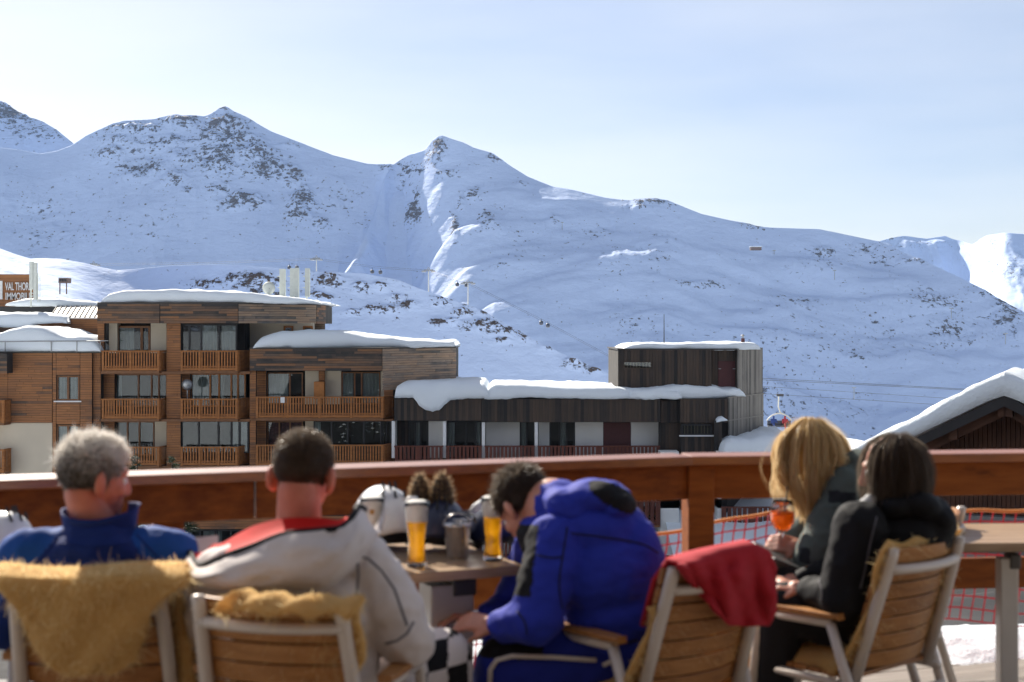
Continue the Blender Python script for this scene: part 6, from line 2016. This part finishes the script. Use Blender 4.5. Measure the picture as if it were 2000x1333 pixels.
body += hand_parts(wriD, (-0.88, 0.05, 0.22), (0.1, -0.75, 0.5), 0.75, 0.95) + hand_parts((0.93, 5.30, 0.62), (-0.7, -0.5, 0), (0, 0, 1), 0.4, 0.95, flip=-1)
blob('body', body, 'skin', Dp, 0.0055, 4)
eyes(hc, HRD, Dp, 0.96)
jk = [('E', P(1672, 975, 5.18), (0.115, 0.14, 0.14)), ('E', P(1690, 1050, 5.2), (0.14, 0.15, 0.16)), ('E', P(1700, 1120, 5.2), (0.15, 0.15, 0.12)), ('C', shoD, elbD, 0.082, 0.076), ('C', elbD, P(1580, 1078, 5.02), 0.074, 0.056), ('C', (1.24, 5.38, 0.86), (1.06, 5.44, 0.66), 0.08, 0.07), ('C', (1.06, 5.44, 0.66), (0.96, 5.33, 0.62), 0.065, 0.048), ('E', P(1675, 910, 5.15), (0.06, 0.09, 0.055), Matrix.Rotation(R(-35), 3, 'Y'))]
def regD(pc):
    x, y = proj(pc)
    b1 = (np.abs((y - 972) - 0.1 * (x - 1640)) < 12) & (x > 1618) & (x < 1672) & (pc[:, 1] < 5.2)
    b2 = (x > 1562) & (x < 1582) & (y > 1070) & (y < 1100) & (pc[:, 1] < 5.05)
    return np.where(b1 | b2, 1, 0)
blob('jacket', jk, ['jacket_sage', 'sage_dark'], Dp, 0.0085, 6, 0.010, 8, regD, 41)
fl_ = [[P(1612 + 46 * q + 6 * k, 992 + 10 * k - 14 * q + 4 * q * q, 4.985 - 0.008 * math.sin(math.pi * q)) for q in np.linspace(0, 1, 7)] for k in (0, 0.5, 1, 1.5, 2.0)]
fo = MB().grid(fl_).build('pocket_flap', 'jacket_sage', Dp, smooth=True)
sd = fo.modifiers.new('thick', 'SOLIDIFY'); sd.thickness = 0.008
for x in (1622, 1650):
    MB().lathe([(0.001, 0.003), (0.007, 0.002), (0.007, -0.002)], c=P(x, 1003, 4.972), M=Matrix.Rotation(R(90), 3, 'X'), seg=12).build('button', 'sage_dark', Dp, smooth=True)
blob('trousers', [('C', (1.32, 5.14, 0.53), (0.88, 5.02, 0.55), 0.10, 0.075), ('C', (1.32, 5.32, 0.53), (0.90, 5.36, 0.55), 0.10, 0.075), ('C', (0.88, 5.02, 0.55), (0.84, 5.03, 0.12), 0.07, 0.06), ('C', (0.90, 5.36, 0.55), (0.86, 5.37, 0.12), 0.07, 0.06), ('E', (1.33, 5.22, 0.55), (0.15, 0.17, 0.11))], 'trousers_dark', Dp, 0.013, 5)
for x, y in ((0.84, 5.03), (0.86, 5.37)):
    blob('boot', [('C', (x, y, 0.14), (x, y, 0.05), 0.06, 0.055), ('C', (x + 0.02, y, 0.045), (x - 0.16, y, 0.04), 0.042, 0.036)], 'boot_black', Dp, 0.012, 4)
gd = []
for k in range(34):
    q = (k + 0.5) / 34
    back = rng.random() < 0.35
    mx_ = 1512 + 142 * q + rng.normal(0, 4)
    md = (5.27 if back else 5.06) + 0.10 * abs(q - 0.45) + rng.normal(0, 0.012)
    ex_ = mx_ + (26 - 40 * q) + rng.normal(0, 7) if q < 0.75 else mx_ + rng.normal(0, 6)
    ey_ = float(np.interp(q, [0, 0.15, 0.4, 0.6, 0.8, 1], [968, 1002, 1004, 975, 940, 905])) + rng.normal(0, 10)
    my_ = float(np.interp(q, [0, 0.5, 1], [892, 908, 880]))
    top = P(1582 + (mx_ - 1582) * 0.30, 820 + abs(mx_ - 1582) * 0.06, 5.19 + (md - 5.2) * 0.25)
    up_ = P(1582 + (mx_ - 1582) * 0.84, 846 + abs(mx_ - 1582) * 0.14, 5.2 + (md - 5.2) * 0.8)
    wv_ = rng.normal(0, 5)
    gd.append([top, up_, P(mx_, my_, md), P((mx_ + ex_) / 2 + wv_, my_ + (ey_ - my_) * 0.4, md - 0.012), P((mx_ + 2 * ex_) / 3 - wv_, my_ + (ey_ - my_) * 0.75, md), P(ex_, ey_, md + 0.01)])
locks('hair', gd, 'hair_blonde', Dp, 110, 0.017, 0.0028)
stray = []
for k in range(16):
    q = rng.random()
    x0 = 1500 + 160 * q
    stray.append([P(1582 + (x0 - 1582) * 0.4, 818, 5.19), P(x0, 850 + rng.random() * 20, 5.15 + rng.normal(0, 0.05)), P(x0 + rng.normal(0, 10), 920, 5.12), P(x0 + rng.normal(6, 14), 960 + rng.random() * 50, 5.1)])
locks('stray_hair', stray, 'hair_blonde', Dp, 5, 0.012, 0.0016)
blob('hair_base', [('E', P(1580, 872, 5.2), (0.098, 0.104, 0.086)), ('E', P(1602, 896, 5.2), (0.082, 0.092, 0.072)), ('C', P(1562, 905, 5.15), P(1556, 950, 5.14), 0.045, 0.018)], 'hair_blonde', Dp, 0.009, 6, 0.004, 20, seed=51)

# ---- woman in black
Ep = pers((cE.x, cE.y), 'woman with a dark brown bob in a black hooded jacket, seen from behind')
hc = P(1742, 915, 4.6); HRE = hrot2(68, 10, 0)
neckE = P(1752, 995, 4.62)
shoE, elbE, wriE = P(1680, 1030, 4.52), P(1645, 1175, 4.50), P(1572, 1152, 4.62)
body = head_parts(hc, HRE, 0.97, neckE) + [('C', neckE, P(1745, 1120, 4.66), 0.08, 0.11), ('C', P(1745, 1120, 4.66), (1.15, 4.70, 0.55), 0.11, 0.12), ('C', shoE, elbE, 0.042, 0.034), ('C', elbE, wriE, 0.032, 0.023), ('C', shoE, P(1790, 1030, 4.78), 0.045, 0.045), ('C', P(1790, 1030, 4.78), (1.16, 4.92, 0.66), 0.042, 0.034), ('C', (1.16, 4.92, 0.66), (0.98, 4.86, 0.64), 0.032, 0.023)]
body += hand_parts(wriE, (-0.85, 0.3, 0.1), (0, -0.3, 1), 0.5, 0.95) + hand_parts((0.98, 4.86, 0.64), (-0.85, -0.2, 0.1), (0, 0, 1), 0.5, 0.95, flip=-1)
blob('body', body, 'skin', Ep, 0.0055, 4)
eyes(hc, HRE, Ep, 0.97)
jk = [('E', P(1762, 1040, 4.63), (0.165, 0.15, 0.10)), ('E', P(1742, 1110, 4.67), (0.145, 0.14, 0.15)), ('E', P(1712, 1190, 4.70), (0.135, 0.13, 0.14)), ('E', P(1690, 1235, 4.70), (0.125, 0.13, 0.08)), ('E', P(1815, 1020, 4.60), (0.085, 0.10, 0.085)), ('C', shoE, elbE, 0.085, 0.075), ('C', elbE, P(1585, 1155, 4.60), 0.072, 0.048), ('C', P(1790, 1030, 4.78), (1.16, 4.92, 0.66), 0.08, 0.07), ('C', (1.16, 4.92, 0.66), (1.0, 4.87, 0.64), 0.066, 0.046)]
jo = blob('jacket', jk, 'jacket_black', Ep, 0.0085, 6, 0.011, 8, None, 57)
for pp in ([(1712, 1010), (1700, 1060), (1690, 1110), (1680, 1150)], [(1600, 1135), (1606, 1155), (1604, 1175)]):
    seam(jo, pp, 0.0026, 'piping_grey', Ep)
blob('hood', [('E', P(1790, 982, 4.56), (0.085, 0.10, 0.045), Matrix.Rotation(R(22), 3, 'Y')), ('E', P(1745, 985, 4.56), (0.065, 0.09, 0.04)), ('E', P(1832, 1010, 4.57), (0.05, 0.085, 0.045), Matrix.Rotation(R(50), 3, 'Y'))], 'jacket_black', Ep, 0.0085, 6, 0.008, 10, None, 59)
blob('scarf', [('C', P(1700, 978, 4.55), P(1678, 998, 4.52), 0.022, 0.020), ('C', P(1678, 998, 4.52), P(1668, 1022, 4.50), 0.020, 0.014)], 'scarf_grey', Ep, 0.007, 4, 0.004, 22, None, 61)
blob('trousers', [('C', (1.15, 4.64, 0.53), (0.89, 4.66, 0.60), 0.105, 0.080), ('C', (1.15, 4.82, 0.53), (0.86, 4.92, 0.58), 0.105, 0.080), ('C', (0.89, 4.66, 0.60), (0.84, 4.72, 0.12), 0.078, 0.06), ('C', (0.86, 4.92, 0.58), (0.82, 4.97, 0.12), 0.078, 0.06), ('E', (1.15, 4.72, 0.55), (0.15, 0.16, 0.11))], 'trousers_dark', Ep, 0.011, 5, 0.006, 9, None, 63)
for x, y in ((0.84, 4.72), (0.82, 4.97)):
    blob('boot', [('C', (x, y, 0.14), (x, y, 0.05), 0.06, 0.055), ('C', (x + 0.02, y, 0.045), (x - 0.15, y, 0.04), 0.042, 0.036)], 'boot_black', Ep, 0.012, 4)
gd = []
for k in range(24):
    a = 2 * math.pi * k / 24
    # ring of locks falling from the crown round the head, parted open at the face (toward -x)
    if abs(((a - math.pi + math.pi) % (2 * math.pi)) - math.pi) < 0.42: continue
    dx, dy = math.cos(a), math.sin(a)
    c0 = Vector(hc) + Vector((0.015, 0, 0.098))
    gd.append([c0 + Vector((dx * 0.025, dy * 0.025, 0.002)), Vector(hc) + Vector((dx * 0.080 + 0.008, dy * 0.082, 0.065)), Vector(hc) + Vector((dx * 0.100 + 0.010, dy * 0.098, 0.0)), Vector(hc) + Vector((dx * 0.098 + 0.010, dy * 0.096, -0.055)), Vector(hc) + Vector((dx * 0.082 + 0.008, dy * 0.082, -0.105))])
locks('hair', gd, 'hair_darkbrown', Ep, 190, 0.022, 0.0027)
blob('hair_base', [('E', Vector(hc) + Vector((0.014, 0, 0.022)), (0.092, 0.094, 0.088)), ('E', Vector(hc) + Vector((0.030, 0, -0.035)), (0.074, 0.086, 0.065))], 'hair_darkbrown', Ep, 0.009, 5, 0.003, 20, seed=65)

# ---- the orange drink in her hand
SG_ = empty('wine_glass', (GL.x, GL.y, GL.z - 0.10)); tag(SG_, 'stemmed glass of orange spritz with ice held in a hand', 'glass')
prof = [(0.030, 0.0), (0.031, 0.002), (0.006, 0.006), (0.0036, 0.012), (0.0036, 0.095), (0.012, 0.10), (0.030, 0.112), (0.042, 0.135), (0.044, 0.160), (0.040, 0.192), (0.036, 0.212)]
inn = [(r - 0.0016, z) for r, z in prof[::-1][:6]] + [(0.001, 0.104)]
MB().lathe(prof + inn, seg=32, cap1=False).build('glass', 'clear_glass', SG_, smooth=True, keep=False)
MB().lathe([(0.002, 0.1045), (0.027, 0.1135), (0.0395, 0.136), (0.0415, 0.160), (0.040, 0.172)], seg=30).build('drink', 'spritz', SG_, smooth=True, keep=False)
for k, (x, y, z) in enumerate(((0.012, -0.010, 0.172), (-0.014, 0.004, 0.175), (0.004, 0.016, 0.178), (-0.006, -0.018, 0.168))):
    M4 = Matrix.Translation((x, y, z)) @ Euler((k, k * 2, k * 0.7)).to_matrix().to_4x4()
    MB().box(-0.009, 0.009, -0.009, 0.009, -0.009, 0.009, M=M4).build('ice_cube', 'clear_glass', SG_, keep=False, bevel=0.002)
MB().tube([(0.006, 0.0, 0.125), (0.020, 0.006, 0.262)], 0.003, 8).build('straw', 'pad_black', SG_, smooth=True, keep=False)
# dark folder on the lap of the blonde
fd = MB().box(-0.075, 0.075, -0.09, 0.09, -0.006, 0.006, M=Matrix.Translation(P(1524, 1090, 4.98)) @ Euler((R(12), R(22), R(20))).to_matrix().to_4x4())
tag(fd.build('menu_folder', 'table_bracket', bevel=0.003), 'dark flat menu folder lying in front of the blonde woman', 'menu')

# ---- riders on the chairlift
for (px, m, lb) in ((1511, 'rider_blue', 'tiny chairlift rider in blue'), (1533, 'rider_red', 'tiny chairlift rider in red')):
    b = P(px, 829, 146.75)
    r_ = empty('person', b); tag(r_, lb + ' seated on the hanging chair', 'person', 'chairlift riders')
    blob('body', [('E', b + Vector((0, 0, 0.30)), (0.22, 0.16, 0.34)), ('E', b + Vector((0, 0, 0.74)), (0.12, 0.13, 0.14)), ('C', b, b + Vector((-0.05, -0.45, 0)), 0.12, 0.09), ('C', b + Vector((-0.05, -0.45, 0)), b + Vector((-0.05, -0.5, -0.42)), 0.09, 0.07), ('C', b + Vector((-0.24, 0, 0.5)), b + Vector((-0.3, -0.3, 0.15)), 0.08, 0.06), ('C', b + Vector((0.24, 0, 0.5)), b + Vector((0.3, -0.3, 0.15)), 0.08, 0.06)], m, r_, 0.04, 3)

# ------------------------------------------------------------------ conifers between terrace and building
plain('bark', (0.08, 0.05, 0.035), 0.9)
t = NT('needles')
t.base(t.ramp(t.attr('tint'), [(0.0, (0.012, 0.028, 0.016)), (0.6, (0.035, 0.07, 0.03)), (1.0, (0.10, 0.12, 0.05))]), 0.7)
def conifer(px, ytop, d, h, label, seed, warm=0.0, wide=0.42):
    rs = np.random.default_rng(seed)
    top = P(px, ytop, d)
    z0 = top.z - h
    T = empty('conifer_tree', (top.x, top.y, z0)); tag(T, label, 'tree', 'small conifers below the terrace')
    MB().tube([(top.x, top.y, z0), (top.x, top.y, top.z - 0.15)], [0.07, 0.012], 8).build('trunk', 'bark', T, smooth=True)
    roots, dirs = [], []
    snow = MB()
    for k in range(70):
        q = (k + rs.random()) / 70
        zz = top.z - 0.05 - q * (h - 0.25)
        L = wide * h * 0.55 * (0.12 + q) * rs.uniform(0.7, 1.1)
        a = rs.random() * 2 * math.pi
        for j in range(46):
            f = rs.random() ** 0.7
            p = (top.x + math.cos(a) * L * f + rs.normal(0, 0.03), top.y + math.sin(a) * L * f + rs.normal(0, 0.03), zz - 0.28 * L * f + 0.12 * L * f * f + rs.normal(0, 0.02))
            roots.append(p); dirs.append((math.cos(a) + rs.normal(0, 0.6), math.sin(a) + rs.normal(0, 0.6), rs.normal(0.1, 0.4)))
        if rs.random() < 0.40 and q > 0.15:
            f = rs.uniform(0.5, 0.9)
            c = Vector((top.x + math.cos(a) * L * f, top.y + math.sin(a) * L * f, zz - 0.2 * L * f + 0.02))
            snow.lathe([(0.11 * h / 3 * rs.uniform(0.6, 1.2), -0.01), (0.10 * h / 3, 0.035), (0.05 * h / 3, 0.07), (0.005, 0.08)], c=c, seg=9)
    o = link('crown', strand_mesh('crown', roots, dirs, 0.11, 0.02, (0, 0, -0.1), 2, tint=np.clip(rs.random(len(roots)) * 0.7 + warm, 0, 1)), 'needles', T); o['kind'] = 'stuff'
    snow.build('snow_clumps', 'mound_snow', T, smooth=True, kind='stuff')
conifer(268, 886, 46, 4.6, 'dark conifer showing beside the cheek of the man in blue', 5)
conifer(336, 889, 44, 4.4, 'yellowish conifer tip just above the railing between two men', 6, 0.35)
conifer(352, 985, 24, 2.9, 'snow dotted dark conifer below the railing between the two men', 8, 0.0, 0.7)
